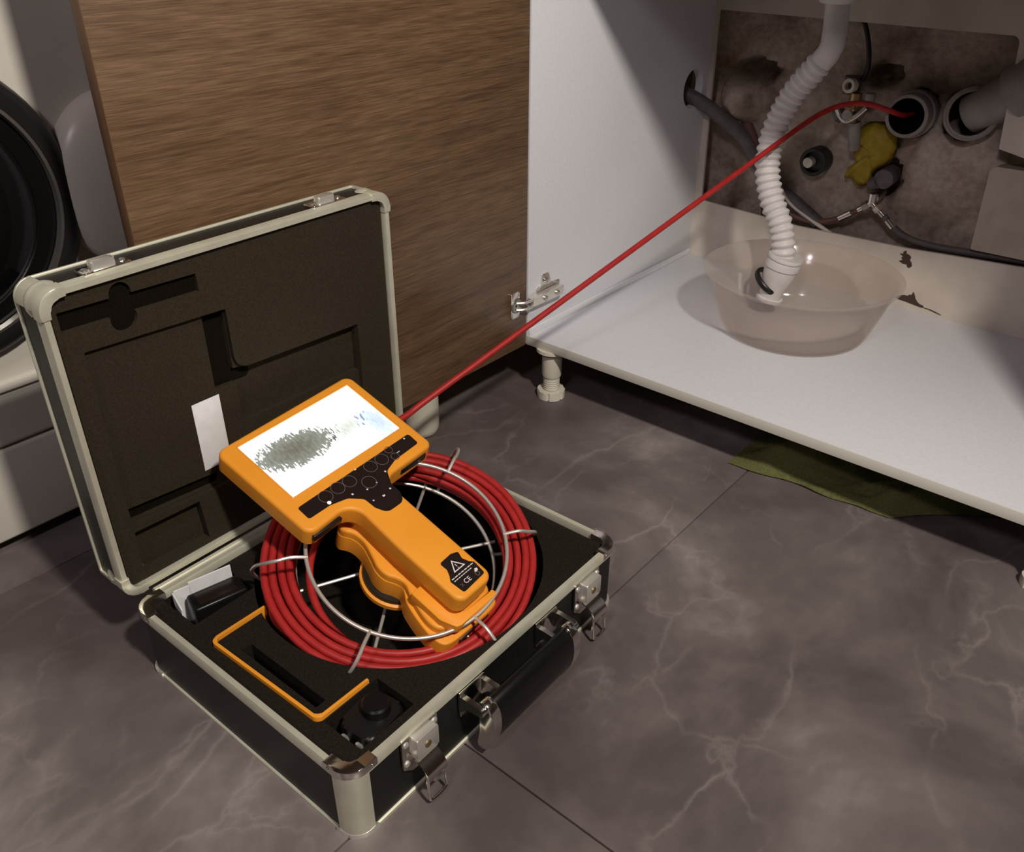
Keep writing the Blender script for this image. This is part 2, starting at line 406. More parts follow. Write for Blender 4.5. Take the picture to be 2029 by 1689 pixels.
# rough plaster behind the cabinet: a real, uneven surface
bm = bmesh.new(); NX, NZ = 110, 70; g = []
for j in range(NZ+1):
    row = []
    for i in range(NX+1):
        x = -.93+.90*i/NX; z = .13+.60*j/NZ
        y = 1.684-.012*noise.fractal(Vector((x*9, 3.1, z*9)), .8, 2.1, 6)
        for (cx_, cz_, rr, h) in ((-.803, .437, .050, .060), (-.40, .36, .10, .022), (-.61, .30, .06, -.004), (-.45, .30, .05, .012)):
            d = math.hypot(x-cx_, z-cz_)/rr
            if d < 1: y -= h*(1-d*d)**.7*(1+.25*noise.noise(Vector((x*40, 0, z*40))))
        for (cx_, cz_, ra, rb) in ((-.787, .489, .046, .021), (-.495, .33, .025, .04), (-.545, .505, .035, .02)):
            d = math.hypot((x-cx_)/ra, (z-cz_)/rb)+.25*noise.noise(Vector((x*50, 1, z*50)))
            if d < 1: y += .055*min(1, (1-d)*3)
        for (cx_, cz_, rr) in ((-.476, .449, .0345), (-.393, .455, .036)):      # the pipes pass through the plaster
            if math.hypot(x-cx_, z-cz_) < rr: y = 1.77
        row.append(bm.verts.new((x, min(y, 1.77), z)))
    g.append(row)
for j in range(NZ):
    for i in range(NX): bm.faces.new((g[j][i], g[j][i+1], g[j+1][i+1], g[j+1][i]))
struct(fin('wall_back_plaster', bm, PLASTER, smooth=True, angle=3))

# ------------------------------------------------------------------ sink cabinet with its open door
XS, XE, YF, YB, ZS = -.862, .04, 1.071, 1.625, .114
cab = empty('sink_cabinet', (XS, YF, 0)); tag(cab, 'white sink cabinet standing open with a walnut door, hose and bowl inside', 'cabinet')
def C(dims): x0, x1, y0, y1, z0, z1 = dims; return (x0-XS, x1-XS, y0-YF, y1-YF, z0, z1)
sp = box('side_panel', WHITE, C((XS-.016, XS, YF, YB+.006, .098, .847)), cab, bev=.0008)
bm = bmesh.new(); lathe(bm, [(.036, -.05), (.036, .05)], 32, Matrix.Translation((-.008, 1.570-YF, .459)) @ Matrix.Rotation(PI/2, 4, 'Y'))
boolcut(sp, [bm])
box('side_panel', WHITE, C((XE, XE+.016, YF, YB+.006, .098, .847)), cab, bev=.0008)
bp_ = box('bottom_panel', WHITE, C((XS+.0003, XE-.0003, YF+.001, YB, .098, ZS)), cab, bev=.0008)
box('edge_band', EDGE, C((XS-.001, XE, YF-.0006, YF+.001, .0978, ZS+.0002)), cab, bev=.0003)
bk = box('back_panel', BOARD, C((XS, XE, YB, YB+.006, ZS-.008, .847)), cab, bev=0)
cut = [(-.855, .594, .004), (-.333, .589, .012), (-.318, .42, .0), (-.225, .40, 0), (-.215, .237, .0), (-.42, .226, 0), (-.63, .223, 0), (-.846, .234, .003)]
bm = bmesh.new(); prism(bm, fillet([(x-XS, z, r) for x, z, r in cut]), YB-YF-.02, YB-YF+.03, axes=lambda x, y, z: Vector((x, z, y)))
boolcut(bk, [bm])
box('top_rail', WHITE, C((XS, XE, YF, YF+.09, .790, .847)), cab, bev=.001)
box('joint_strip', WHITE, C((XS, XS+.0035, YF+.002, YB-.001, ZS, ZS+.0125)), cab, bev=.001)
# bare chips where the coating has come off the back panel
def chip(pts, name='paint_chip'):
    bm = bmesh.new(); prism(bm, [(x-XS, z) for x, z in pts], YB-YF-.0006, YB-YF+.001, axes=lambda x, y, z: Vector((x, z, y)))
    o = fin(name, bm, CHIP, bk, smooth=False); o.matrix_parent_inverse = Matrix(); return o
chip([(-.431, .214), (-.4245, .2155), (-.4255, .219), (-.4200, .2225), (-.4195, .217), (-.4140, .2155), (-.4095, .2120), (-.4105, .206), (-.4065, .202), (-.4045, .196), (-.4085, .1915), (-.4125, .1925), (-.4145, .197), (-.4215, .197), (-.4295, .2005), (-.4235, .2035), (-.4265, .208), (-.4240, .2105)])
chip([(-.4195, .1305), (-.4140, .1365), (-.4050, .1395), (-.3990, .1395), (-.3965, .1425), (-.3930, .1425), (-.3905, .1500), (-.3880, .1460), (-.3840, .1375), (-.3795, .1325), (-.3740, .1290), (-.3690, .1285), (-.3660, .1255), (-.3690, .1235), (-.3820, .1250), (-.4000, .1275), (-.4120, .1285)])
chip([(-.366, .1250), (-.356, .1248), (-.343, .1222), (-.334, .1192), (-.334, .1182), (-.345, .1205), (-.358, .1232), (-.3665, .1238)], 'crack')
# legs
def cab_leg(x, y):
    bm = bmesh.new()
    lathe(bm, [(.0285, .098), (.0285, .092), (.0178, .090), (.0176, .046), (.0165, .042), (.0150, .041)], 28)
    for k in range(6):
        z = .041-.0042*k; lathe(bm, [(.0140, z), (.0148, z-.0012), (.0148, z-.0022), (.0140, z-.0042)], 24)
    leg = fin('leg', bm, CREAM, cab); leg.location = (x-XS, y-YF, 0)
    bm = bmesh.new(); pr = []
    for k in range(48):
        a = 2*PI*k/48; r = .0215 if k % 8 == 0 else .0248
        pr.append((r*math.cos(a+.95), r*math.sin(a+.95)))
    prism(bm, pr, .0005, .015, bev=.0012); prism(bm, [(p[0]*.9, p[1]*.9) for p in pr], 0, .001)
    fin('foot', bm, CREAM, leg, angle=.5)
cab_leg(-.822, 1.092); cab_leg(-.02, 1.10); cab_leg(-.80, 1.56); cab_leg(-.02, 1.56)
# door, opened to a right angle
door = box('door', WOOD, (-.0185, -.0008, -.657, -.003, .098, .845), cab, bev=.0006)
box('edge_band', WOODEDGE, (-.0185, -.0008, -.6576, -.6568, 0.0985, .8445), door, bev=.0003)
# hinge: mounting plate and arm on the side panel, cup plate on the door
hg = empty('hinge'); hg.parent = cab; hg.location = (0, 0, 0)
def hp(name, dims, m=CHROME, bev=.0008): return box(name, m, dims, hg, bev=bev)
bm = bmesh.new()
prism(bm, fillet([(.021, .168, .002), (.085, .168, .002), (.085, .196, .003), (.060, .198, .003), (.052, .218, .003), (.036, .218, .003), (.034, .198, .002), (.021, .196, .002)]), .0, .003, bev=.0006, axes=lambda x, y, z: Vector((z, x, y)))
fin('mounting_plate', bm, CHROME, hg)
bm = bmesh.new(); prism(bm, fillet([(-.004, .174, .002), (.08, .172, .003), (.082, .190, .003), (-.004, .188, .002)]), .004, .016, bev=.0016, axes=lambda x, y, z: Vector((z, x, y)))
fin('hinge_arm', bm, STEEL, hg)
for y, z in ((.028, .181), (.062, .181), (.044, .206)):
    bm = bmesh.new(); lathe(bm, [(.0045, 0), (.0045, .0035), (.003, .0045)], 16, axisM((.0155 if z < .2 else .003, y, z), (1, 0, 0)))
    fin('screw', bm, SILVER, hg)
bm = bmesh.new(); prism(bm, fillet([(-.046, .160, .004), (-.024, .160, .004), (-.024, .206, .004), (-.046, .206, .004)]), -.0008, .0016, bev=.0006, axes=lambda x, y, z: Vector((z, x, y)))
fin('cup_plate', bm, CHROME, hg)
bm = bmesh.new(); lathe(bm, [(.0125, 0), (.0125, .003), (.0105, .004), (.010, .0018), (.002, .0012)], 28, axisM((.0004, -.033, .181), (1, 0, 0)))
fin('cup', bm, SILVER, hg)
for z in (.175, .187):
    bm = bmesh.new(); tube(bm, catmull([(.003, -.034, z), (.012, -.024, z), (.015, -.010, z), (.011, .002, z)], 5), .0022, 8); fin('link', bm, STEEL, hg)
# worktop above (out of frame; it shades the back of the cabinet)
ct = box('countertop', STONE, (-.885, .70, YF-.012, 1.77, .848, .888), bev=.003); tag(ct, 'dark stone worktop lying over the sink cabinet', 'countertop')

# ------------------------------------------------------------------ corner cabinet behind the door and its leg
cc = empty('corner_cabinet', (-.90, .62, 0)); tag(cc, 'white corner cabinet behind the walnut door with one cream leg showing', 'cabinet')
box('body', WHITE, (-.55, 0, .012, .44, .115, .80), cc, bev=.001)
box('front_panel', WOOD, (.0, .018, .015, .44, .118, .79), cc, bev=.001)
bm = bmesh.new(); lathe(bm, [(.020, 0), (.025, .003), (.0285, .012), (.0295, .03), (.0295, .116)], 32)
lg = fin('leg', bm, CREAM, cc); lg.location = (-.010, .232, 0)
l2 = lg.copy(); link(l2, cc); l2.location = (-.5, .1, 0)

# ------------------------------------------------------------------ washing machine
XM = -1.1065
wm = empty('washing_machine', (XM, .27, 0)); tag(wm, 'white front-loading washing machine with dark round porthole left of the walnut door', 'washing machine')
box('body', MACHINE, (-.52, 0, -.30, .30, .156, .85), wm, bev=.006, seg=3)
box('kick_panel', MACHINE, (-.50, -.001, -.30, .30, .022, .1525), wm, bev=.005, seg=3)
bm = bmesh.new(); bx(bm, -.012, .008, -.29, .29, .232, .244, bev=.004)
fin('trim_groove', bm, MACHINE, wm)
for y in (-.25, .25):
    bm = bmesh.new(); lathe(bm, [(.022, 0), (.022, .008), (.010, .010), (.010, .03)], 20)
    o = fin('foot', bm, BLACK, wm); o.location = (-.06, y, 0)
P0 = (0, .02, .462)
bm = bmesh.new(); lathe(bm, [(.180, -.004), (.180, .010), (.174, .020), (.162, .026), (.152, .024), (.147, .016), (.147, -.004)], 72, axisM(P0, (1, 0, 0)), closed=True)
fin('porthole_frame', bm, PORTRIM, wm)
bm = bmesh.new(); lathe(bm, [(.1515, .020), (.1515, .0262), (.1475, .027), (.1465, .018)], 72, axisM(P0, (1, 0, 0)), closed=True)
fin('chrome_ring', bm, SILVER, wm)
bm = bmesh.new(); lathe(bm, [(.148, .016), (.130, .012), (.112, .030), (.070, .042), (.02, .046), (.0, .046)], 64, axisM(P0, (1, 0, 0)))
fin('glass', bm, GLASS, wm)
# rounded grip of the porthole door, swelling out of the front panel
bm = bmesh.new(); R1 = 16; R2 = 48; rings = []
for i in range(R1+1):
    t = i/R1; rr = math.sin(t*PI/2); h = .046*math.cos(t*PI/2)**.7
    rings.append([bm.verts.new((h-.002, 0.262+.090*rr*math.cos(2*PI*k/R2), .455+.112*rr*math.sin(2*PI*k/R2))) for k in range(R2)])
for i in range(R1):
    for k in range(R2):
        if i == 0: continue
        bm.faces.new((rings[i][k], rings[i][(k+1) % R2], rings[i+1][(k+1) % R2], rings[i+1][k]))
bm.faces.new(rings[1])
fin('door_grip', bm, MACHINE, wm, angle=3)

# ------------------------------------------------------------------ the open equipment case
CR = .01596
case = empty('equipment_case', M=Matrix.Translation((-.42471, .28343, 0)) @ Matrix.Rotation(CR, 4, 'Z'))
tag(case, 'open black hard case with aluminium edges standing on the marble floor', 'case')
CW, CL, HB = .3556, .4373, .0945
def rrect(x0, x1, y0, y1, r, seg=6): return fillet([(x0, y0, r), (x1, y0, r), (x1, y1, r), (x0, y1, r)], seg)
def tray(name, m, x0, x1, y0, y1, z0, z1, wall, floor_, r, parent, axes=None):
    bm = bmesh.new()
    o_ = rrect(x0, x1, y0, y1, r); i_ = rrect(x0+wall, x1-wall, y0+wall, y1-wall, max(r-wall, .002))
    f = axes or (lambda x, y, z: Vector((x, y, z)))
    n = len(o_)
    A = [bm.verts.new(f(p[0], p[1], z0)) for p in o_]; B = [bm.verts.new(f(p[0], p[1], z1)) for p in o_]
    D = [bm.verts.new(f(p[0], p[1], z1)) for p in i_]; E = [bm.verts.new(f(p[0], p[1], z0+floor_)) for p in i_]
    for i in range(n):
        j = (i+1) % n
        for a, b in ((A, B), (B, D), (D, E)): bm.faces.new((a[i], a[j], b[j], b[i]))
    bm.faces.new(A[::-1]); bm.faces.new(E)
    return fin(name, bm, m, parent, angle=.6)
def frame_ring(name, m, x0, x1, y0, y1, z0, z1, wall, r, parent, bev=.002, axes=None):
    f = axes or (lambda x, y, z: Vector((x, y, z)))
    bm = bmesh.new(); o_ = rrect(x0, x1, y0, y1, r); i_ = rrect(x0+wall, x1-wall, y0+wall, y1-wall, max(r-wall, .002)); n = len(o_)
    # section: rounded top outer edge
    mid = [((a[0]*.8+b[0]*.2), (a[1]*.8+b[1]*.2)) for a, b in zip(o_, i_)]; mid2 = [((a[0]*.15+b[0]*.85), (a[1]*.15+b[1]*.85)) for a, b in zip(o_, i_)]
    loops = [[bm.verts.new(f(p[0], p[1], z)) for p in L] for L, z in ((o_, z0), (o_, z1-(z1-z0)*.25), (mid, z1), (mid2, z1), (i_, z1-(z1-z0)*.2), (i_, z0))]
    for k in range(6):
        A, B = loops[k], loops[(k+1) % 6]
        for i in range(n): bm.faces.new((A[i], A[(i+1) % n], B[(i+1) % n], B[i]))
    return fin(name, bm, m, parent, angle=.8)
# base
tray('base_shell', BLACKP, -CW+.002, -.002, .002, CL-.002, .002, HB-.010, .008, .006, .017, case)
frame_ring('base_rim', ALU, -CW, 0, 0, CL, HB-.0120, HB, .0085, .019, case)
frame_ring('base_trim', ALU, -CW-.0004, .0004, -.0004, CL+.0004, 0, .0045, .006, .019, case)
def corner_post(x, y, z0, z1, sx, sy, name='corner_post'):
    bm = bmesh.new(); R_ = .0195
    arc = [(x+sx*(R_-(R_)*math.cos(a)), y+sy*(R_-(R_)*math.sin(a))) for a in [PI/2*k/8 for k in range(9)]]
    inn = [(x+sx*(R_-(R_-.004)*math.cos(a)), y+sy*(R_-(R_-.004)*math.sin(a))) for a in [PI/2*k/8 for k in range(9)]]
    arc = [(x-sx*.0006, y+sy*(R_+.004))]+[(p[0]-sx*.0006, p[1]-sy*.0006) for p in arc[::1]]+[(x+sx*(R_+.004), y-sy*.0006)]
    # order: arc starts at (x, y+R)?  cos0 -> x edge, sin0 -> y+R
    inn = [(x+sx*.003, y+sy*(R_+.004))]+inn+[(x+sx*(R_+.004), y+sy*.003)]
    prism(bm, arc+inn[::-1], z0, z1)
    return fin(name, bm, ALU, case, angle=.6)
def corner_cap(x, y, z, sx, sy, up=1):
    """chrome corner casting hugging the rim corner, with rivets"""
    bm = bmesh.new(); R_ = .020
    pts = [(x-sx*.001, y+sy*.034)]+[(x+sx*(R_-(R_+.001)*math.cos(a)), y+sy*(R_-(R_+.001)*math.sin(a))) for a in [PI/2*k/8 for k in range(9)]]+[(x+sx*.034, y-sy*.001)]
    inn = [(x+sx*.011, y+sy*.034)]+[(x+sx*(R_-(R_-.011)*math.cos(a)), y+sy*(R_-(R_-.011)*math.sin(a))) for a in [PI/2*k/8 for k in range(9)]]+[(x+sx*.034, y+sy*.011)]
    prism(bm, pts+inn[::-1], z-.0085*up, z+.0010*up, bev=.0009)
    for p in ((x-sx*.0008, y+sy*.028, z-.0042*up, -sx, 0), (x+sx*.028, y-sy*.0008, z-.0042*up, 0, -sy)):
        lathe(bm, [(.0026, 0), (.0022, .0012), (.0008, .0018)], 12, axisM(p[:3], (p[3], p[4], 0)))
    return fin('corner_cap', bm, CHROME, case, angle=.6)
for x, y, sx, sy in ((0, 0, -1, 1), (0, CL, -1, -1), (-CW, 0, 1, 1), (-CW, CL, 1, -1)):
    if x == 0 and y == 0: corner_post(x, y, .004, HB-.0085, sx, sy)
    corner_cap(x, y, HB, sx, sy)
    bm = bmesh.new(); R_ = .020
    pts = [(x-sx*.0015, y+sy*.028)]+[(x+sx*(R_-(R_+.0015)*math.cos(a)), y+sy*(R_-(R_+.0015)*math.sin(a))) for a in [PI/2*k/8 for k in range(9)]]+[(x+sx*.028, y-sy*.0015), (x+sx*.02, y+sy*.02)]
    prism(bm, pts, -.0, .006, bev=.001); fin('foot_cap', bm, STEEL, case, angle=.6)
# foam insert with its recesses
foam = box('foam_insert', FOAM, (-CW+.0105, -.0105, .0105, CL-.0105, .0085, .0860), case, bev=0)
bm = bmesh.new(); lathe(bm, [(.168, .012), (.172, .12)], 72, Matrix.Translation((-.187, .249, 0)))
c2 = cutbox(-.213, -.093, .040, .052, .045, .12)
c3 = cutbox(-.074, -.022, .034, .104, .035, .12)
c4 = cutbox(-.345, -.284, .030, .108, .040, .12)
boolcut(foam, [bm, c2, c3, c4])
# lid: standing upright on the hinge edge, rim facing +x
LX = -CW-.012; LZ0, LZ1, LT = HB-.001, .459, .050
lax = lambda x, y, z: Vector((LX-LT+z, x, y))       # polygon (y, z) extruded along x
tray('lid_shell', BLACKP, .002, CL-.002, LZ0+.002, LZ1-.002, .002, LT-.010, .008, .006, .017, case, axes=lax)
frame_ring('lid_rim', ALU, 0, CL, LZ0, LZ1, LT-.0125, LT, .0085, .019, case, axes=lax)
frame_ring('lid_trim', ALU, -.0004, CL+.0004, LZ0-.0004, LZ1+.0004, 0, .0032, .006, .019, case, axes=lax)
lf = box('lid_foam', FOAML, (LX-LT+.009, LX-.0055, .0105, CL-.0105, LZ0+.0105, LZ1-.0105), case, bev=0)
def lidcut(poly, depth):
    bm = bmesh.new(); prism(bm, poly, LX-.0055-depth, LX+.02, axes=lambda x, y, z: Vector((z, x, y))); return bm
def circ(y, z, r, n=28): return [(y+r*math.cos(2*PI*k/n), z+r*math.sin(2*PI*k/n)) for k in range(n)]
SLOTS = [[(.016, .414), (.163, .410), (.163, .430), (.016, .434)], circ(.0795, .434, .0115), circ(.0778, .409, .014),
         [(.163, .300), (.1895, .300), (.1895, .380), (.163, .381)],
         fillet([(.163, .290, .001), (.213, .287, .006), (.213, .303, .006), (.163, .310, .001)]),
         [(.031, .180), (.145, .172), (.145, .187), (.031, .196)]]
boolcut(lf, [lidcut(fillet([(.031, .388, .002), (.031, .178, .002), (.140, .170, .002), (.372, .172, .002), (.373, .299, .002), (.190, .306, .018), (.190, .381, .002)]), .006),
             lidcut([(.190, .235), (.372, .232), (.373, .297), (.190, .303)], .014),
             lidcut([(.030, .113), (.115, .110), (.112, .165), (.031, .168)], .012)]+[lidcut(p, .0085 if i_ < 3 else .016) for i_, p in enumerate(SLOTS)])
for i_, p in enumerate(SLOTS):      # added near-black sheets stand in for shade in the narrow recesses
    d_ = .0050 if i_ < 3 else .0128
    bm = bmesh.new(); prism(bm, p, LX-.0055-d_-.0036, LX-.0055-d_+.0002*(i_ % 3), axes=lambda x, y, z: Vector((z, x, y))); fin('slot_shade', bm, SLOTSHADE, case, smooth=False)
def lid_corner(y, z, sy, sz):
    bm = bmesh.new(); R_ = .020
    pts = [(y-sy*.001, z+sz*0.027)]+[(y+sy*(R_-(R_+.001)*math.cos(a)), z+sz*(R_-(R_+.001)*math.sin(a))) for a in [PI/2*k/8 for k in range(9)]]+[(y+sy*0.027, z-sz*.001)]
    inn = [(y+sy*.0092, z+sz*0.027)]+[(y+sy*(R_-(R_-.0092)*math.cos(a)), z+sz*(R_-(R_-.0092)*math.sin(a))) for a in [PI/2*k/8 for k in range(9)]]+[(y+sy*0.027, z+sz*.0092)]
    prism(bm, pts+inn[::-1], LX-.0135, LX+.0012, bev=.0009, axes=lambda a, b, c: Vector((c, a, b)))
    fin('corner_cap', bm, ALU, case, angle=.6)
    bm = bmesh.new()
    bmesh.ops.create_uvsphere(bm, u_segments=20, v_segments=12, radius=.0200, matrix=Matrix.Translation((LX-.026, y+sy*.0188, z+sz*.0188)))
    for v in bm.verts: v.co.x = LX-.026+(v.co.x-(LX-.026))*.8
    fin('corner_ball', bm, ALU, case, angle=3)
for y, z, sy, sz in ((0, LZ0, 1, 1), (0, LZ1, 1, -1), (CL, LZ0, -1, 1), (CL, LZ1, -1, -1)):
    lid_corner(y, z, sy, sz)
    # rounded post along the lid corner
    bm = bmesh.new(); R_ = .0195
    arc = [(y+sy*(R_-(R_+.0006)*math.cos(a)), z+sz*(R_-(R_+.0006)*math.sin(a))) for a in [PI/2*k/8 for k in range(9)]]
    inn = [(y+sy*(R_-(R_-.004)*math.cos(a)), z+sz*(R_-(R_-.004)*math.sin(a))) for a in [PI/2*k/8 for k in range(9)]]
    prism(bm, arc+inn[::-1], LX-LT+.003, LX-.012, axes=lambda a, b, c: Vector((c, a, b))); fin('lid_corner_post', bm, ALU, case, angle=.6)
# hinge strip between base and lid
bm = bmesh.new(); tube(bm, [(-CW-.006, .03, HB-.004), (-CW-.006, CL-.03, HB-.004)], .0042, 12)
bx(bm, -CW-.010, -CW+.002, .03, CL-.03, HB-.016, HB-.006); fin('hinge_rod', bm, ALU, case)
# latches on the base front
def latch(yc, open_):
    L = empty('latch'); L.parent = case; L.location = (0, yc, 0)
    bm = bmesh.new(); prism(bm, fillet([(-.024, .086, .002), (.024, .086, .002), (.024, .046, .003), (.012, .036, .004), (-.012, .036, .004), (-.024, .046, .003)]), .0, .0022, bev=.0006, axes=lambda x, y, z: Vector((z, x, y)))
    fin('plate', bm, CHROME, L)
    for y in (-.0195, .0195):
        for z in (.079, .052):
            bm = bmesh.new(); lathe(bm, [(.0036, 0), (.0032, .0016), (.0012, .0026)], 14, axisM((.0022, y, z), (1, 0, 0))); fin('rivet', bm, STEEL, L)
    bm = bmesh.new(); prism(bm, fillet([(-.012, .082, .002), (.017, .082, .002), (.017, .054, .002), (-.012, .054, .002)]), .0018, .0105, bev=.0012, axes=lambda x, y, z: Vector((z, x, y)))
    o = fin('lock_body', bm, STEEL, L)
    bm = bmesh.new(); lathe(bm, [(.0042, 0), (.0040, .0012), (.0015, .0016)], 18, axisM((.0105, .002, .068), (1, 0, 0)))
    fin('key_cylinder', bm, BRASS, o)
    # flap hanging open, curved outward
    bm = bmesh.new(); sec = [(.004, .053), (.010, .0515), (.017, .047), (.022, .040), (.0232, .034)]
    sec2 = [(a+.0016, b+.0012) for a, b in sec]
    prism(bm, [*sec, *sec2[::-1]], -.0125, .0135, axes=lambda x, y, z: Vector((x, z, y)))
    bx(bm, .019, .026, -.006, .009, .029, .036, bev=.002)
    fin('flap', bm, CHROME, L)
    bm = bmesh.new()
    tube(bm, catmull([(.020, -.011, .044), (.0215, -.0115, .030), (.0225, -.012, .012), (.0235, -.0105, .007), (.024, 0, .0058), (.0235, .0105, .007), (.0225, .012, .012), (.0215, .0115, .030), (.020, .011, .044)], 5), .0016, 8)
    fin('catch_loop', bm, CHROME, L)
latch(.087, True); latch(.368, True)
# keepers on the top edge of the lid
for yc in (.076, .352):
    k = empty('keeper'); k.parent = case; k.location = (LX, yc, LZ1)
    bm = bmesh.new(); prism(bm, fillet([(-.025, -.028, .003), (.025, -.028, .003), (.025, -.008, .003), (-.025, -.008, .003)]), 0, .0022, bev=.0006, axes=lambda x, y, z: Vector((y, x, z)))
    fin('plate', bm, CHROME, k)
    bm = bmesh.new(); prism(bm, fillet([(-.014, -.022, .002), (.010, -.022, .002), (.010, -.011, .002), (-.014, -.011, .002)]), .0015, .010, bev=.003, axes=lambda x, y, z: Vector((y, x, z)))
    fin('hook', bm, STEEL, k)
    for y in (-.0195, .0195):
        bm = bmesh.new(); lathe(bm, [(.0034, 0), (.003, .0016), (.0012, .0024)], 14, axisM((-.018, y, .002), (0, 0, 1))); fin('rivet', bm, SILVER, k)
# carrying handle hanging on the front
H = empty('carrying_handle'); H.parent = case; H.location = (0, .215, 0)
for s, yb in ((-1, -.052), (1, .074)):
    bm = bmesh.new()
    # rectangular loop bracket sticking out below the rim
    prism(bm, fillet([(.0, .078, .001), (.012, .078, .003), (.032, .077, .005), (.034, .068, .004), (.012, .066, .003), (.0, .052, .002)]), yb-.019, yb-.013, bev=.0012, axes=lambda x, y, z: Vector((x, z, y)))
    prism(bm, fillet([(.0, .078, .001), (.012, .078, .003), (.032, .077, .005), (.034, .068, .004), (.012, .066, .003), (.0, .052, .002)]), yb+.013, yb+.019, bev=.0012, axes=lambda x, y, z: Vector((x, z, y)))
    bx(bm, 0, .003, yb-.019, yb+.019, .048, .082, bev=.001)
    tube(bm, [(.029, yb-.018, .0725), (.029, yb+.018, .0725)], .0042, 12)
    fin('bracket', bm, CHROME, H)
sec = [(.023, .077), (.030, .079), (.037, .073), (.0405, .060), (.0405, .043), (.036, .026), (.030, .016), (.0225, .012), (.0205, .020), (.0225, .034), (.0235, .048), (.022, .062), (.021, .070)]
bm = bmesh.new(); prism(bm, smoothpoly(sec, 3), -.058, .078, bev=.0015, axes=lambda x, y, z: Vector((x, z, y)), bevbot=True)
fin('grip', bm, BLACKG, H)
for y in (-.0585, .0785):
    bm = bmesh.new(); sec2 = [(.030+(a-.030)*1.10, .047+(b-.047)*1.06) for a, b in sec]
    prism(bm, smoothpoly(sec2, 3), y-.006, y+.006, bev=.0015, axes=lambda x, y_, z: Vector((x, z, y_)), bevbot=True)
    fin('end_cap', bm, CHROME, H)

# ------------------------------------------------------------------ things lying in the case
def cw(x, y, z=0): return case.matrix_world @ Vector((x, y, z))
bpy.context.view_layer.update()
def case_thing(name, x, y, z, rot=0.0):
    return empty(name, M=Matrix.Translation(case.matrix_world @ Vector((x, y, z))) @ Matrix.Rotation(CR+rot, 4, 'Z'))
# orange sun hood: a thin three-sided wall sunk in the foam, only its edge proud
bm = bmesh.new()
o_ = fillet([(-.2475, .095, 0), (-.2475, .0245, .008), (-.0765, .0285, .008), (-.0765, .095, 0)], 5)
i_ = fillet([(-.2440, .095, 0), (-.2440, .0280, .0055), (-.0800, .0320, .0055), (-.0800, .095, 0)], 5)
prism(bm, o_+i_[::-1], .050, .0905, bev=.0009)
hood = fin('sun_hood', bm, ORANGE); hood.matrix_world = case.matrix_world.copy()
tag(hood, 'thin orange three-sided sun hood sunk edge-up in the black foam', 'sun hood')
co_ = fillet([(-.2482, .097, 0), (-.2482, .0238, .008), (-.0758, .0278, .008), (-.0758, .097, 0)], 5)
ci_ = fillet([(-.2433, .097, 0), (-.2433, .0287, .0055), (-.0807, .0327, .0055), (-.0807, .097, 0)], 5)
bm = bmesh.new(); prism(bm, co_+ci_[::-1], .0495, .12); boolcut(foam, [bm])
# white folded card and dark adapter in the pocket at the hinge side
bm = bmesh.new()
t_ = .002
A_, B_, C_ = Vector((-.338, .040)), Vector((-.3235, .106)), Vector((-.306, .0315))
def sheet(bm, p, q, z0, z1, th):
    d = (q-p).normalized(); n_ = Vector((-d.y, d.x))*th
    prism(bm, [p, q, q+n_, p+n_], z0, z1, bev=.0003)
sheet(bm, A_, A_+(B_-A_)*.28, .045, .0955, .002); sheet(bm, A_+(B_-A_)*.26, B_, .045, .0995, .002); sheet(bm, C_, A_, .045, .0945, .002)
card = fin('folded_card', bm, PAPER, smooth=False); card.matrix_world = case.matrix_world.copy()
tag(card, 'white folded card tucked upright into the foam beside the case hinge', 'card')
ad = case_thing('battery_charger', -.3075, .074, .041, -.22)
box('body', BLACKG, (-.016, .016, -.030, .032, 0, .049), ad, bev=.004, seg=3)
box('label_strip', PANELM, (-.010, .010, -.022, .022, .0488, .0494), ad, bev=.0002)
tag(ad, 'dark battery charger in the foam pocket in front of the white folded card', 'charger')
# black plug adapter near the front corner
pl = case_thing('plug_adapter', -.047, .068, .036, .12)
bm = bmesh.new(); prism(bm, rrect(-.022, .022, -.024, .030, .009), 0, .046, bev=.005, seg=3); fin('body', bm, BLACK, pl)
bm = bmesh.new(); lathe(bm, [(.0145, 0), (.0145, .010), (.0125, .012), (.0, .012)], 28, Matrix.Translation((.0, .010, .0455))); fin('socket_collar', bm, BLACKG, pl)
for x in (-.009, .009):
    bm = bmesh.new(); lathe(bm, [(.0023, 0), (.0023, .014), (.0014, .0155)], 14, axisM((x, -.023, .030), (0, -.45, .9))); fin('pin', bm, STEEL, pl)
tag(pl, 'black plug adapter with two metal pins in the foam near the front corner', 'adapter')
# paper slip on the lid foam
sl = box('paper_slip', PAPER, (LX-.0113, LX-.0106, .130, .1655, .196, .283), bev=.0002); sl.matrix_world = case.matrix_world.copy()
tag(sl, 'plain white paper slip standing against the foam of the upright lid', 'paper slip')

# ------------------------------------------------------------------ cable reel (wire cage)
NR = Vector((.3616, -.1463, .9208)).normalized(); CRING = Vector((-.5804, .5119, .14))
E1 = Vector((0, 1, 0)).cross(NR).normalized(); E2 = NR.cross(E1)
LAT = Vector((-.0144, .0055, .0065)); LAT = Vector((LAT.dot(E1), LAT.dot(E2), 0))
MR = Matrix((E1, E2, NR)).transposed().to_4x4(); MR.translation = CRING
reel = empty('cable_reel', M=MR); tag(reel, 'round steel wire reel cage tilted in the case, holding the red cable', 'reel')
def pol(r, deg, d):
    s = min(1, -d/.04) if d < 0 else 0
    return Vector((r*math.cos(math.radians(deg)), r*math.sin(math.radians(deg)), d))+LAT*s
bm = bmesh.new(); tube(bm, [pol(.1135, k*360/96, 0) for k in range(96)], .0023, 10, closed=True); fin('front_ring', bm, STEEL, reel)
bm = bmesh.new(); tube(bm, [pol(.120, k*360/72, -.078) for k in range(72)], .0024, 8, closed=True); fin('rear_ring', bm, STEEL, reel)
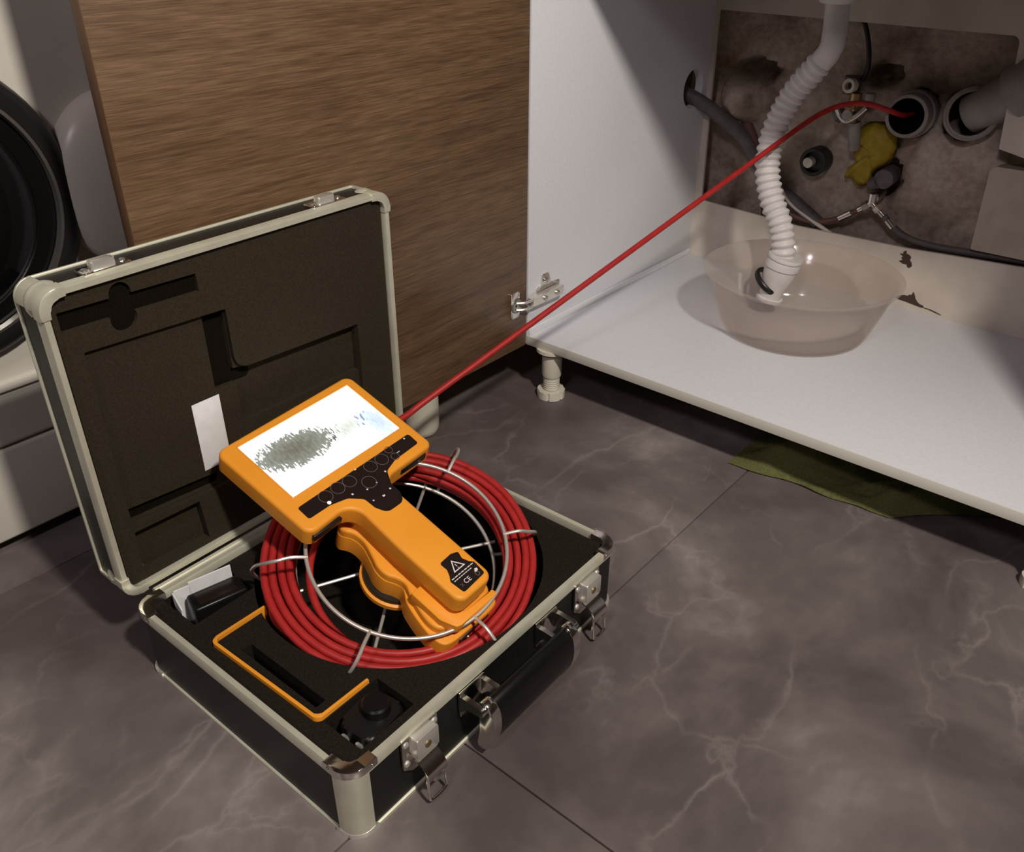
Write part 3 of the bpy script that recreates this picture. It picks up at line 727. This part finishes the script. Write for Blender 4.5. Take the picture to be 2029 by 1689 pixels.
for a in (-3, 57, 113, 177, 238, 297):
    bm = bmesh.new(); q = .955 if a in (57, 113) else .985
    tube(bm, catmull([pol(.112, a, .0), pol(.130, a, .004), pol(.148*q, a, .0), pol(.160*q, a, -.008), pol(.168*q, a, -.022), pol(.170*q, a, -.048), pol(.160*q, a, -.068), pol(.135, a, -.078), pol(.118, a, -.078)], 5), .0021, 8)
    w = fin('cage_wire', bm, STEEL, reel)
    bm = bmesh.new(); tube(bm, [pol(.128, a+8, -.078), pol(.02, a+8, -.072)], .0021, 8); fin('spoke', bm, STEEL, w)
bm = bmesh.new(); lathe(bm, [(.044, -.078), (.046, -.074), (.046, -.066), (.042, -.064), (.0, -.064)], 40, Matrix.Translation(LAT))
fin('hub', bm, BLACK, reel)

# ------------------------------------------------------------------ red push cable: coil, inner loop and the run to the drain
NC = Vector((.2700, -.1500, .951)).normalized(); CC = Vector((-.6060, .5227, .108))
F1 = Vector((0, 1, 0)).cross(NC).normalized(); F2 = NC.cross(F1)
CABR = .0046
def cpt(r, a, d): return CC+(F1*math.cos(a)+F2*math.sin(a))*r+NC*d
path = []
order = []
for row in range(3):
    ks = range(4) if row % 2 == 0 else range(3, -1, -1)
    for k in ks: order.append((.1565-.0094*k-.0047*(row % 2)*.6, -.0225+.0115*row+.002*random.uniform(-1, 1)))
STEP = 60
for li, (r, d) in enumerate(order):
    r2, d2 = order[li+1] if li+1 < len(order) else order[li]
    for s in range(STEP):
        a = 2*PI*s/STEP+PI*.95; t = max(0, (s/STEP-.8)/.2); t = t*t*(3-2*t)
        rr = r+(r2-r)*t; dd = d+(d2-d)*t
        rr += .0016*noise.noise(Vector((math.cos(a)*1.6, math.sin(a)*1.6, li*.7))); dd += .0016*noise.noise(Vector((math.cos(a)*1.6+9, math.sin(a)*1.6, li*.7)))
        path.append(cpt(rr, a, dd))
path = path[:-6]
# inner slack loop
r, d = .128, .002
loop = []
for s in range(0, 41):
    t = s/40; a = math.radians(150+165*t)
    loop.append(cpt(.098+.036*t**2.2, a, -.010-.004*t))
lp_end = loop[-1]
# leaving the coil on the hinge side and rising straight to the drain
run = [(-.7680, .560, .146), (-.7690, .63, .152), (-.7655, .690, .160), (-.7610, .721, .170), (-.735, .8475, .2142), (-.709, .974, .2583), (-.683, 1.1005, .3025), (-.657, 1.227, .3467), (-.631, 1.3535, .3908), (-.605, 1.48, .435), (-.590, 1.54, .454), (-.566, 1.575, .466), (-.535, 1.598, .467), (-.505, 1.618, .458), (-.487, 1.650, .447), (-.482, 1.69, .444)]
bm = bmesh.new(); tube(bm, path, CABR, 8)
tube(bm, loop, CABR, 8)
cab_root = fin('push_cable', bm, RED, angle=3); tag(cab_root, 'red push cable coiled in the case and running up into the drain pipe', 'cable')
bm = bmesh.new(); tube(bm, catmull(run, 6), CABR, 10); fin('cable_run', bm, RED, cab_root, angle=3)

# ------------------------------------------------------------------ hand-held monitor
HN = Vector((.3354, -.0401, .9412)).normalized(); HC = Vector((-.7182, .5099, .2250))
HU = Vector((-.04, 1, 0)); HU = (HU-HN*HU.dot(HN)).normalized(); HV = HU.cross(HN)
MH = Matrix((HV, HU, HN)).transposed().to_4x4(); MH.translation = HC
mon = empty('inspection_monitor', M=MH); tag(mon, 'orange hand-held inspection monitor with lit screen and keypad resting over the red coil', 'monitor')
def rk(a, b, r, th=.03): return (a-th*b, b+th*a, r)
head = [rk(-.060, -.102, .012), rk(-.060, .102, .012), rk(.089, .100, .010), (.0885, .0175+.0, .018), (.180, .0175, 0), (.2600, .0172, .012), (.2600, -.0370, .012), (.17, -.0370, 0), (.0905, -.0335, .020), rk(.092, -.101, .012)]
bm = bmesh.new(); soft(bm, fillet(head, 8), -.024, 0, .0045, 5)
housing = fin('housing', bm, ORANGE, mon, angle=.8)
# recess behind the head bottom edge, battery slots
bm = bmesh.new(); prism(bm, fillet([(.084, .0165, .01), (.100, .0135, .004), (.2550, .0135, .010), (.2550, -.0335, .010), (.100, -.0300, .004), (.084, -.033, .01)], 5), -.048, -.020, bev=.001)
fin('handle_core', bm, ORANGE, mon)
fl_ = [(.090, -.0445), (.104, -.0375), (.120, -.0365), (.140, -.0430), (.153, -.0478), (.167, -.0480), (.180, -.0420), (.190, -.0405), (.206, -.0470), (.2325, -.0545), (.2500, -.0540), (.2585, -.0440), (.2600, -.0150), (.2600, .0180), (.2520, .0290), (.232, .0300), (.206, .0260), (.190, .0200), (.178, .0220), (.167, .0290), (.150, .0290), (.138, .0220), (.120, .0150), (.104, .0150), (.088, .0230), (.078, .0100), (.078, -.0320)]
bm = bmesh.new(); soft(bm, smoothpoly(fl_, 5), -.068, -.0415, .0035, 4); fin('grip_shell', bm, ORANGE, mon, angle=.8)
bm = bmesh.new(); prism(bm, fillet([(.206, -.0500, .002), (.206, -.0250, .002), (.262, -.0250, .002), (.2615, .0230, .006), (.2700, .0230, .003), (.2695, -.0420, .008), (.250, -.0500, .006)], 4), -.044, -.0315, bev=.0012, seg=2)
fin('end_step', bm, ORANGE, mon)
bm = bmesh.new(); soft(bm, smoothpoly([(p[0]+(.013 if p[0] > .2 else 0)*min(1, (p[0]-.2)/.05), p[1]*1.02-(.004 if p[0] > .2 and p[1] < 0 else 0)) for p in fl_], 5), -.078, -.052, .002, 3); fin('grip_underside', bm, ORANGE, mon)
bm = bmesh.new(); bx(bm, .2680, .2745, -.036, .012, -.076, -.058, bev=.001); cp = fin('contact_plate', bm, BLACK, mon)
for b in (-.022, -.008, .006):
    bm = bmesh.new(); lathe(bm, [(.0028, 0), (.0024, .0014), (.001, .002)], 14, axisM((.2745, b, -.067), (1, 0, 0))); fin('contact', bm, BRASS, cp)
# hub disc under the grip
HBM = Matrix.Translation((.160, -.014, 0))
bm = bmesh.new(); lathe(bm, [(.042, -.092), (.0445, -.090), (.0445, -.0845), (.042, -.083), (.0, -.083)], 44, HBM); fin('hub_disc', bm, ORANGE, mon)
bm = bmesh.new(); lathe(bm, [(.0415, -.0845), (.0415, -.077), (.0, -.077)], 44, HBM); fin('hub_collar', bm, BLACK, mon)
# screen and bezel
def rot2(pts, th=.03): return [(a-th*b, b+th*a) for a, b in pts]
bm = bmesh.new(); prism(bm, rot2([(-.0475, -.0795), (-.0475, .0865), (.0445, .0865), (.0445, -.0795)], .015), -.002, .0004)
fin('screen', bm, SCREEN, mon, smooth=False, label='brightly lit screen showing a grey pipe view')
# bezel lip around the screen
bm = bmesh.new(); o_ = fillet([(*p, .003) for p in rot2([(-.0500, -.0820), (-.0500, .0890), (.0470, .0890), (.0470, -.0820)], .015)], 3); i_ = rot2([(-.0475, -.0795), (-.0475, .0865), (.0445, .0865), (.0445, -.0795)], .015)
i_ = fillet([(*p, .0005) for p in i_], 3)
vo = [bm.verts.new((*p, .0002)) for p in o_]; vm = [bm.verts.new((*((p*.5+q*.5)), .0011)) for p, q in zip(o_, i_)]; vi = [bm.verts.new((*p, .0003)) for p in i_]
for A, B in ((vo, vm), (vm, vi)):
    for i in range(len(A)): bm.faces.new((A[i], A[(i+1) % len(A)], B[(i+1) % len(A)], B[i]))
fin('bezel', bm, ORANGE, mon)
# keypad film
kp = [(.0565, .0888, .003), (.0742, .0880, .003), (.0764, .0470, .006), (.0825, .0280, .010), (.0990, .0185, .008), (.1140, .0180, .009), (.1262, .0120, .010), (.1262, -.0130, .010), (.1125, -.0195, .009), (.0960, -.0205, .008), (.0840, -.0340, .010), (.0790, -.0560, .006), (.0790, -.0850, .003), (.0600, -.0850, .003)]
bm = bmesh.new(); prism(bm, fillet(kp, 5), -.001, .0007); film = fin('keypad', bm, PANELM, mon, smooth=False)
def ring(parent, a, b, r, w=.00035, m=GREYLINE, name='button_ring'):
    bm = bmesh.new(); lathe(bm, [(r-w, 0), (r-w, .0002), (r+w, .0002), (r+w, 0)], 28, Matrix.Translation((a, b, .0007)), closed=True); fin(name, bm, m, parent, smooth=False)
for a, b, r in ((.0605, .0516, .0048), (.0725, .051, .0050), (.0662, .0351, .0080), (.0661, .0173, .0080), (.0673, -.0164, .0080), (.0664, -.033, .0080), (.0671, -.0513, .0080), (.0821, .0001, .0085)): ring(film, a, b, r)
for a, b, sx, sy in ((.0592, .0792, .0014, .0014), (.0587, .0004, .0012, .0018), (.0821, .0256, .0016, .0014), (.088, .0064, .0012, .0012), (.0885, -.0087, .0012, .0014), (.0833, -.0263, .0016, .0016), (.1038, .0124, .0014, .0016), (.1067, -.0004, .0016, .0022), (.1045, -.0142, .0012, .0012), (.0700, .0585, .0006, .0034)):
    bm = bmesh.new(); prism(bm, fillet([(a-sx/1.2, b-sy/1.2, .0003), (a+sx/1.2, b-sy/1.6, .0003), (a+sx/2, b+sy/1.2, .0003), (a-sx/1.4, b+sy/1.6, .0003)], 2), .0007, .0009); fin('icon', bm, WHITEMARK, film, smooth=False)
bm = bmesh.new(); lathe(bm, [(.0022, .0005), (.0020, .0012), (.0, .0015)], 16, Matrix.Translation((.0760, -.0540, 0))); fin('indicator_light', bm, LED, film)
# slots in the lower edge of the head
for b0, b1, aa in ((-.092, -.052, .0945), (.048, .090, .0865)):
    bm = bmesh.new(); bx(bm, aa-.004, aa+.0018, b0, b1, -.017, -.008, bev=.0006); fin('port_cover', bm, BLACK, mon)
# warning sticker
stk = [(.2085, -.0005, .003), (.2138, .0085, .002), (.2225, .0055, .003), (.2300, .0085, .004), (.2345, .0125, .002), (.2515, .0110, .003), (.2535, -.0245, .003), (.2350, -.0262, .002), (.2290, -.0215, .004), (.2220, -.0180, .003), (.2115, -.0185, .003)]
stk[0] = (.2105, -.0000, .001)
bm = bmesh.new(); prism(bm, fillet(stk, 4), -.001, .0006); st = fin('warning_sticker', bm, PANELM, mon, smooth=False)
def tri(pts, w):
    c = Vector((sum(p[0] for p in pts)/3, sum(p[1] for p in pts)/3)); bm = bmesh.new()
    o_ = [Vector(p) for p in pts]; i_ = [c+(p-c)*(1-w) for p in o_]
    for i in range(3):
        j = (i+1) % 3; prism(bm, [o_[i], o_[j], i_[j], i_[i]], .0005, .0008)
    return bm
fin('warning_triangle', tri([(.2165, -.0065), (.2302, .0025), (.2302, -.0150)], .26), WHITEMARK, st, smooth=False)
bm = bmesh.new(); bx(bm, .2225, .2262, -.0068, -.0060, .0005, .0008); bx(bm, .2274, .2284, -.0068, -.0060, .0005, .0008); fin('warning_mark', bm, WHITEMARK, st, smooth=False)
def strip(a, b0, b1, h, parts):
    bm = bmesh.new(); b = b0
    for k in range(parts):
        L_ = (b1-b0)/parts; bx(bm, a-h/2, a+h/2, b+L_*.08, b+L_*.88, .0005, .0008); b += L_
    fin('print_line', bm, WHITEMARK, st, smooth=False)
strip(.2346, -.0240, .0105, .0011, 7); strip(.2378, -.0235, .0045, .0009, 8)
RT = Matrix.Rotation(PI/2, 4, 'Z')
textmesh('ce_mark', 'CE', .0080, WHITEMARK, st, Matrix.Translation((.2455, -.0105, .0007)) @ RT)
textmesh('bin_mark', 'X', .0055, GREYLINE, st, Matrix.Translation((.2462, -.0195, .0007)) @ RT)
bm = bmesh.new(); prism(bm, [(.2435, .0030), (.2405, .0060), (.2415, .0090), (.2440, .0080), (.2452, .0045)], .0005, .0008); fin('leaf_mark', bm, WHITEMARK, st, smooth=False)
ring(st, .2470, .0040, .0024, .0004, GREYLINE, 'round_mark')

# ------------------------------------------------------------------ bowl in the cabinet
bm = bmesh.new()
prof = [(.0, .0), (.104, .0), (.115, .002), (.123, .007), (.1285, .016), (.142, .055), (.157, .100), (.162, .1035), (.1665, .1045), (.1675, .1075), (.1655, .1095), (.1615, .1085), (.1545, .1010), (.1395, .056), (.1260, .0175), (.1205, .0090), (.113, .0046), (.102, .0028), (.0, .0028)]
lathe(bm, prof, 72)
bowl = fin('plastic_bowl', bm, FROST, angle=.8, loc=(-.522, 1.402, ZS+.0002)); tag(bowl, 'frosted plastic bowl standing on the white cabinet shelf under the hose', 'bowl')

# ------------------------------------------------------------------ white corrugated drain hose
ctr = catmull([(-.575, 1.47, .690), (-.571, 1.47, .640), (-.567, 1.47, .590), (-.569, 1.47, .563), (-.588, 1.47, .535), (-.618, 1.47, .492), (-.636, 1.463, .442), (-.639, 1.455, .400), (-.631, 1.447, .358), (-.613, 1.442, .318), (-.590, 1.437, .282), (-.577, 1.434, .248), (-.574, 1.434, .222)], 16)
hose = empty('drain_hose', (-.574, 1.434, .16)); tag(hose, 'white corrugated drain hose hanging from the sink into the bowl', 'hose')
def hl(p): return Vector(p)-Vector((-.574, 1.434, .16))
# resample evenly
L_ = [0]
for a, b in zip(ctr, ctr[1:]): L_.append(L_[-1]+(b-a).length)
def at_len(s):
    for i in range(len(L_)-1):
        if L_[i+1] >= s: return ctr[i].lerp(ctr[i+1], (s-L_[i])/(L_[i+1]-L_[i]))
    return ctr[-1]
TOT = L_[-1]; s0 = .150
pts = []; rads = []; s = s0; k = 0
RIB = .0128
while s < TOT-.004:
    ph = ((s-s0) % RIB)/RIB
    pts.append(hl(at_len(s))); rads.append(.0180+.0042*(.5-.5*math.cos(2*PI*ph))**.7); s += RIB/8
bm = bmesh.new(); tube(bm, pts, lambda i: rads[i], 24); fin('corrugated_tube', bm, HOSEW, hose, angle=1.2)
bm = bmesh.new(); sm = [hl(at_len(s0*k_/10)) for k_ in range(11)]; tube(bm, sm, .0190, 24); fin('smooth_sleeve', bm, HOSEW, hose)
topd = (ctr[1]-ctr[0]).normalized()
bm = bmesh.new(); lathe(bm, [(.050, .03), (.050, .0), (.048, -.002), (.030, -.003), (.026, -.010), (.022, -.012)], 40, axisM(hl((-.573, 1.47, .643)), (0, 0, 1))); fin('collar', bm, HOSEW, hose)
bm = bmesh.new(); fd = Vector((.20, .05, 1)).normalized()
lathe(bm, [(.020, .052), (.0305, .052), (.0315, .050), (.0315, .046), (.0295, .045), (.0310, .040), (.0310, .030), (.0290, .029), (.0285, .020), (.0270, .004), (.0215, -.010), (.0205, -.034), (.0175, -.034), (.0175, .0)], 36, axisM(hl((-.578, 1.432, .180)), fd)); fin('end_fitting', bm, HOSEW, hose, angle=.6)
bm = bmesh.new(); lathe(bm, [(.0215, -.0375), (.0240, -.036), (.0240, -.030), (.0215, -.029), (.017, -.029), (.017, -.0375)], 32, axisM(hl((-.578, 1.432, .180)), fd), closed=True); fin('outlet_ring', bm, HOSEW, hose, angle=.6)
bm = bmesh.new(); lathe(bm, [(.0300, .004), (.0315, .002), (.0315, -.004), (.0300, -.006), (.0265, -.006), (.0265, .004)], 32, axisM(hl((-.5905, 1.434, .176)), Vector((.75, .1, 1))), closed=True); fin('seal_ring', bm, BLACK, hose, angle=.6)

# ------------------------------------------------------------------ pipes, valves and hoses on the rough wall
def thing_tubes(name, label, cat, parts, base):
    t = empty(name, base); tag(t, label, cat)
    for pn, m, builder in parts:
        bm = bmesh.new(); builder(bm); 
        for v in bm.verts: v.co -= Vector(base)
        fin(pn, bm, m, t)
    return t
def cyl(p, q, r, seg=20, bev=.001):
    p = Vector(p); q = Vector(q); h = (q-p).length
    def f(bm): lathe(bm, [(r-bev, 0), (r, bev), (r, h-bev), (r-bev, h)], seg, axisM(p, q-p))
    return f
def pipe(p, q, ro, ri, seg=32):
    p = Vector(p); q = Vector(q); h = (q-p).length
    def f(bm): lathe(bm, [(ro, 0), (ro, h-.001), (ro-.001, h), (ri+.001, h), (ri, h-.001), (ri, 0)], seg, axisM(p, q-p), closed=True)
    return f
def crv(pts, r, seg=10): return lambda bm: tube(bm, catmull(pts, 8), r, seg)
def many(*fs):
    def f(bm):
        for g_ in fs: g_(bm)
    return f
thing_tubes('drain_pipe', 'grey open drain pipe in the wall with the red cable going in', 'pipe',
    [('pipe', PVC, pipe((-.476, 1.70, .448), (-.476, 1.628, .450), .0360, .0295)), ('collar', PVC, pipe((-.476, 1.675, .449), (-.476, 1.655, .4495), .0400, .0355)), ('bore_shade', BORESHADE, many(cyl((-.476, 1.700, .448), (-.476, 1.690, .448), .0295), pipe((-.476, 1.695, .448), (-.476, 1.6285, .450), .0298, .0288)))], (-.476, 1.70, .448))  # dark liner and disc added to paint the shade inside the pipe
thing_tubes('pipe_elbow', 'grey plastic pipe branch slanting up at the right of the wall opening', 'pipe',
    [('socket', PVC, pipe((-.395, 1.70, .452), (-.377, 1.645, .465), .041, .035)), ('rim', PVC, pipe((-.3805, 1.655, .4625), (-.377, 1.645, .465), .0435, .0395)),
     ('tube', PVC, cyl((-.383, 1.675, .460), (-.285, 1.640, .530), .0345, 28)), ('end_collar', PVC, pipe((-.318, 1.652, .506), (-.283, 1.639, .532), .046, .0340)), ('bore_shade', BORESHADE, cyl((-.284, 1.6395, .5312), (-.2825, 1.6388, .5324), .040, 28, .0004))], (-.392, 1.70, .455))  # dark disc added as painted shade in the open end
thing_tubes('wall_stub', 'capped black wall stub with a white plug left of the yellow tape', 'pipe stub',
    [('sleeve', BLACK, pipe((-.636, 1.69, .340), (-.636, 1.655, .340), .026, .019)), ('recess', BLACK, cyl((-.636, 1.69, .340), (-.636, 1.668, .340), .019)), ('plug', CREAM, cyl((-.644, 1.675, .338), (-.645, 1.653, .338), .0098))], (-.636, 1.69, .34))
thing_tubes('angle_valve', 'old brass angle valve with pale butterfly handle beside the drain pipe', 'valve',
    [('body', BRASS, many(cyl((-.575, 1.70, .445), (-.575, 1.63, .440), .013), cyl((-.575, 1.645, .425), (-.575, 1.645, .475), .011))),
     ('nut', HOSEG, many(cyl((-.603, 1.64, .432), (-.590, 1.64, .440), .014, 6), cyl((-.590, 1.66, .470), (-.590, 1.66, .500), .016, 8))),
     ('handle', SILVER, many(crv([(-.598, 1.625, .447), (-.588, 1.622, .436), (-.575, 1.620, .430), (-.560, 1.622, .440), (-.546, 1.625, .456)], .0048), cyl((-.575, 1.64, .436), (-.575, 1.618, .440), .010))),
     ('ring', CREAM, pipe((-.585, 1.645, .486), (-.588, 1.632, .487), .0125, .0068)),
     ('stem', PVC, cyl((-.570, 1.650, .425), (-.562, 1.655, .375), .011)), ('cap', PVC, cyl((-.548, 1.64, .478), (-.548, 1.64, .466), .009))], (-.575, 1.70, .445))
bm = bmesh.new()
ty = [(-.545, .425), (-.517, .425), (-.505, .408), (-.503, .378), (-.510, .355), (-.524, .338), (-.526, .318), (-.540, .308), (-.556, .318), (-.566, .318), (-.562, .338), (-.552, .352), (-.560, .366), (-.552, .388), (-.560, .402)]
ty = [(-.533+(x-.0-(-.533))*1.35, z) for x, z in ty]
vs = smoothpoly(ty, 3); n_ = len(vs)
cen = Vector((-.532, .372)); rows = []
for k in range(6):
    t = k/5
    rows.append([bm.verts.new((lambda q: (q.x, 1.674-.022*math.sqrt(max(0, 1-(1-t)**2))-.011*noise.noise(Vector((q.x*95+q.y*40, t*3, q.y*60))), q.y))(cen+(p-cen)*(1-t*.88))) for p in vs])
for k in range(5):
    for i in range(n_): bm.faces.new((rows[k][i], rows[k][(i+1) % n_], rows[k+1][(i+1) % n_], rows[k+1][i]))
bm.faces.new(rows[-1]); bm.faces.new(rows[0][::-1])
yt = fin('yellow_wrap', bm, YELLOW, angle=3); tag(yt, 'crumpled yellow tape wrap on the wall below the drain pipe', 'tape')
thing_tubes('tee_valve', 'small chrome tee valve with two outlets low on the rough wall', 'valve',
    [('body', CHROME, many(cyl((-.507, 1.69, .300), (-.507, 1.648, .296), .010), cyl((-.508, 1.650, .306), (-.507, 1.650, .284), .0085), cyl((-.507, 1.648, .288), (-.530, 1.648, .270), .0065), cyl((-.507, 1.648, .288), (-.480, 1.648, .268), .0065))),
     ('nut', CHROME, many(cyl((-.512, 1.648, .284), (-.522, 1.648, .276), .0095, 6), cyl((-.500, 1.648, .283), (-.491, 1.648, .276), .0095, 6))),
     ('knob', HOSEG, many(cyl((-.497, 1.69, .335), (-.497, 1.650, .333), .018, 12), cyl((-.520, 1.66, .318), (-.507, 1.655, .326), .012, 10)))], (-.507, 1.69, .30))
thing_tubes('supply_hose', 'thin hose with chrome ferrule leaving the tee valve to the left', 'hose',
    [('tube', HOSEB, crv([(-.530, 1.648, .270), (-.545, 1.648, .259), (-.580, 1.645, .240), (-.620, 1.642, .232), (-.66, 1.64, .240)], .0052)), ('ferrule', CHROME, many(cyl((-.540, 1.648, .2635), (-.562, 1.647, .2475), .0072)))], (-.53, 1.648, .27))
thing_tubes('supply_hose', 'grey hose with chrome ferrule running from the tee valve to the right', 'hose',
    [('tube', HOSEG, crv([(-.480, 1.648, .268), (-.468, 1.648, .258), (-.440, 1.648, .241), (-.400, 1.648, .233), (-.340, 1.648, .234), (-.25, 1.648, .240), (-.12, 1.648, .246)], .0068)), ('ferrule', CHROME, cyl((-.4735, 1.648, .263), (-.459, 1.648, .2505), .0080))], (-.48, 1.648, .268))
thing_tubes('waste_hose', 'dark hose coming through the hole in the cabinet side panel', 'hose',
    [('tube', HOSEG, crv([(-.96, 1.565, .468), (-.905, 1.575, .452), (-.862, 1.588, .437), (-.822, 1.612, .408), (-.782, 1.640, .370), (-.735, 1.650, .315), (-.690, 1.650, .280), (-.640, 1.650, .252), (-.600, 1.650, .228)], .0135, 14))], (-.862, 1.588, .437))
thing_tubes('water_pipe', 'red-brown pipe running down the wall behind the dark hose', 'pipe',
    [('tube', HOSEB, crv([(-.800, 1.676, .400), (-.765, 1.678, .345), (-.742, 1.678, .300), (-.728, 1.678, .250), (-.72, 1.678, .20)], .0105, 12))], (-.80, 1.665, .40))
thing_tubes('capillary_tube', 'thin cream tube slanting down behind the corrugated hose', 'tube',
    [('tube', CREAM, crv([(-.700, 1.640, .300), (-.661, 1.640, .262), (-.620, 1.640, .240), (-.566, 1.640, .216)], .0042))], (-.62, 1.64, .24))
thing_tubes('black_cable', 'thin black cable looping down beside the hose collar', 'cable',
    [('wire', BLACK, crv([(-.625, 1.64, .640), (-.605, 1.645, .607), (-.585, 1.645, .588), (-.570, 1.645, .553), (-.565, 1.648, .520), (-.572, 1.655, .495)], .0042))], (-.572, 1.655, .495))
jb = empty('junction_box', (-.265, 1.65, .238)); tag(jb, 'plain white plastic box at the right end of the wall opening', 'box')
bm = bmesh.new(); prism(bm, fillet([(-.052, .010, .003), (.12, .010, .003), (.12, .150, .003), (-.057, .150, .010)], 4), -.012, .045, bev=.002, axes=lambda x, y, z: Vector((x, z, y))); fin('body', bm, DUSTY, jb)
bm = bmesh.new(); prism(bm, fillet([(-.054, .008, .003), (.122, .008, .003), (.122, .152, .003), (-.059, .152, .010)], 4), -.017, -.012, bev=.0015, axes=lambda x, y, z: Vector((x, z, y))); fin('cover', bm, DUSTY, jb)

# ------------------------------------------------------------------ green cloth under the cabinet
bm = bmesh.new(); NXc, NYc = 60, 36; g = []
for j in range(NYc+1):
    row = []
    for i in range(NXc+1):
        u_ = i/NXc; w_ = j/NYc
        x = -.470+.40*u_
        yf = 1.098+.022*min(1, u_/.6)+.10*max(0, u_-.62)/.38*1.4
        y = yf+(1.30-yf)*w_+.008*noise.noise(Vector((u_*6, w_*6, 4)))
        fold = .034*max(0, noise.fractal(Vector((u_*3.2+w_*2.4, (w_-u_*.7)*5.5, 2)), 1, 2, 3)+.15)
        fold += .026*math.exp(-((w_-.25-.25*(u_-.5))/.16)**2)*(.4+.6*math.sin(u_*7)**2)
        z = .002+fold*min(1, w_*6+.12)*min(1, (1-w_)*8+.1)*min(1, u_*12+.1)*min(1, (1-u_)*12+.1)
        row.append(bm.verts.new((x, y, z)))
    g.append(row)
for j in range(NYc):
    for i in range(NXc): bm.faces.new((g[j][i], g[j][i+1], g[j+1][i+1], g[j+1][i]))
bmesh.ops.solidify(bm, geom=bm.faces[:], thickness=.0016)
cl = fin('floor_cloth', bm, CLOTH, angle=3); tag(cl, 'crumpled green cloth lying on the floor under the white shelf', 'cloth')
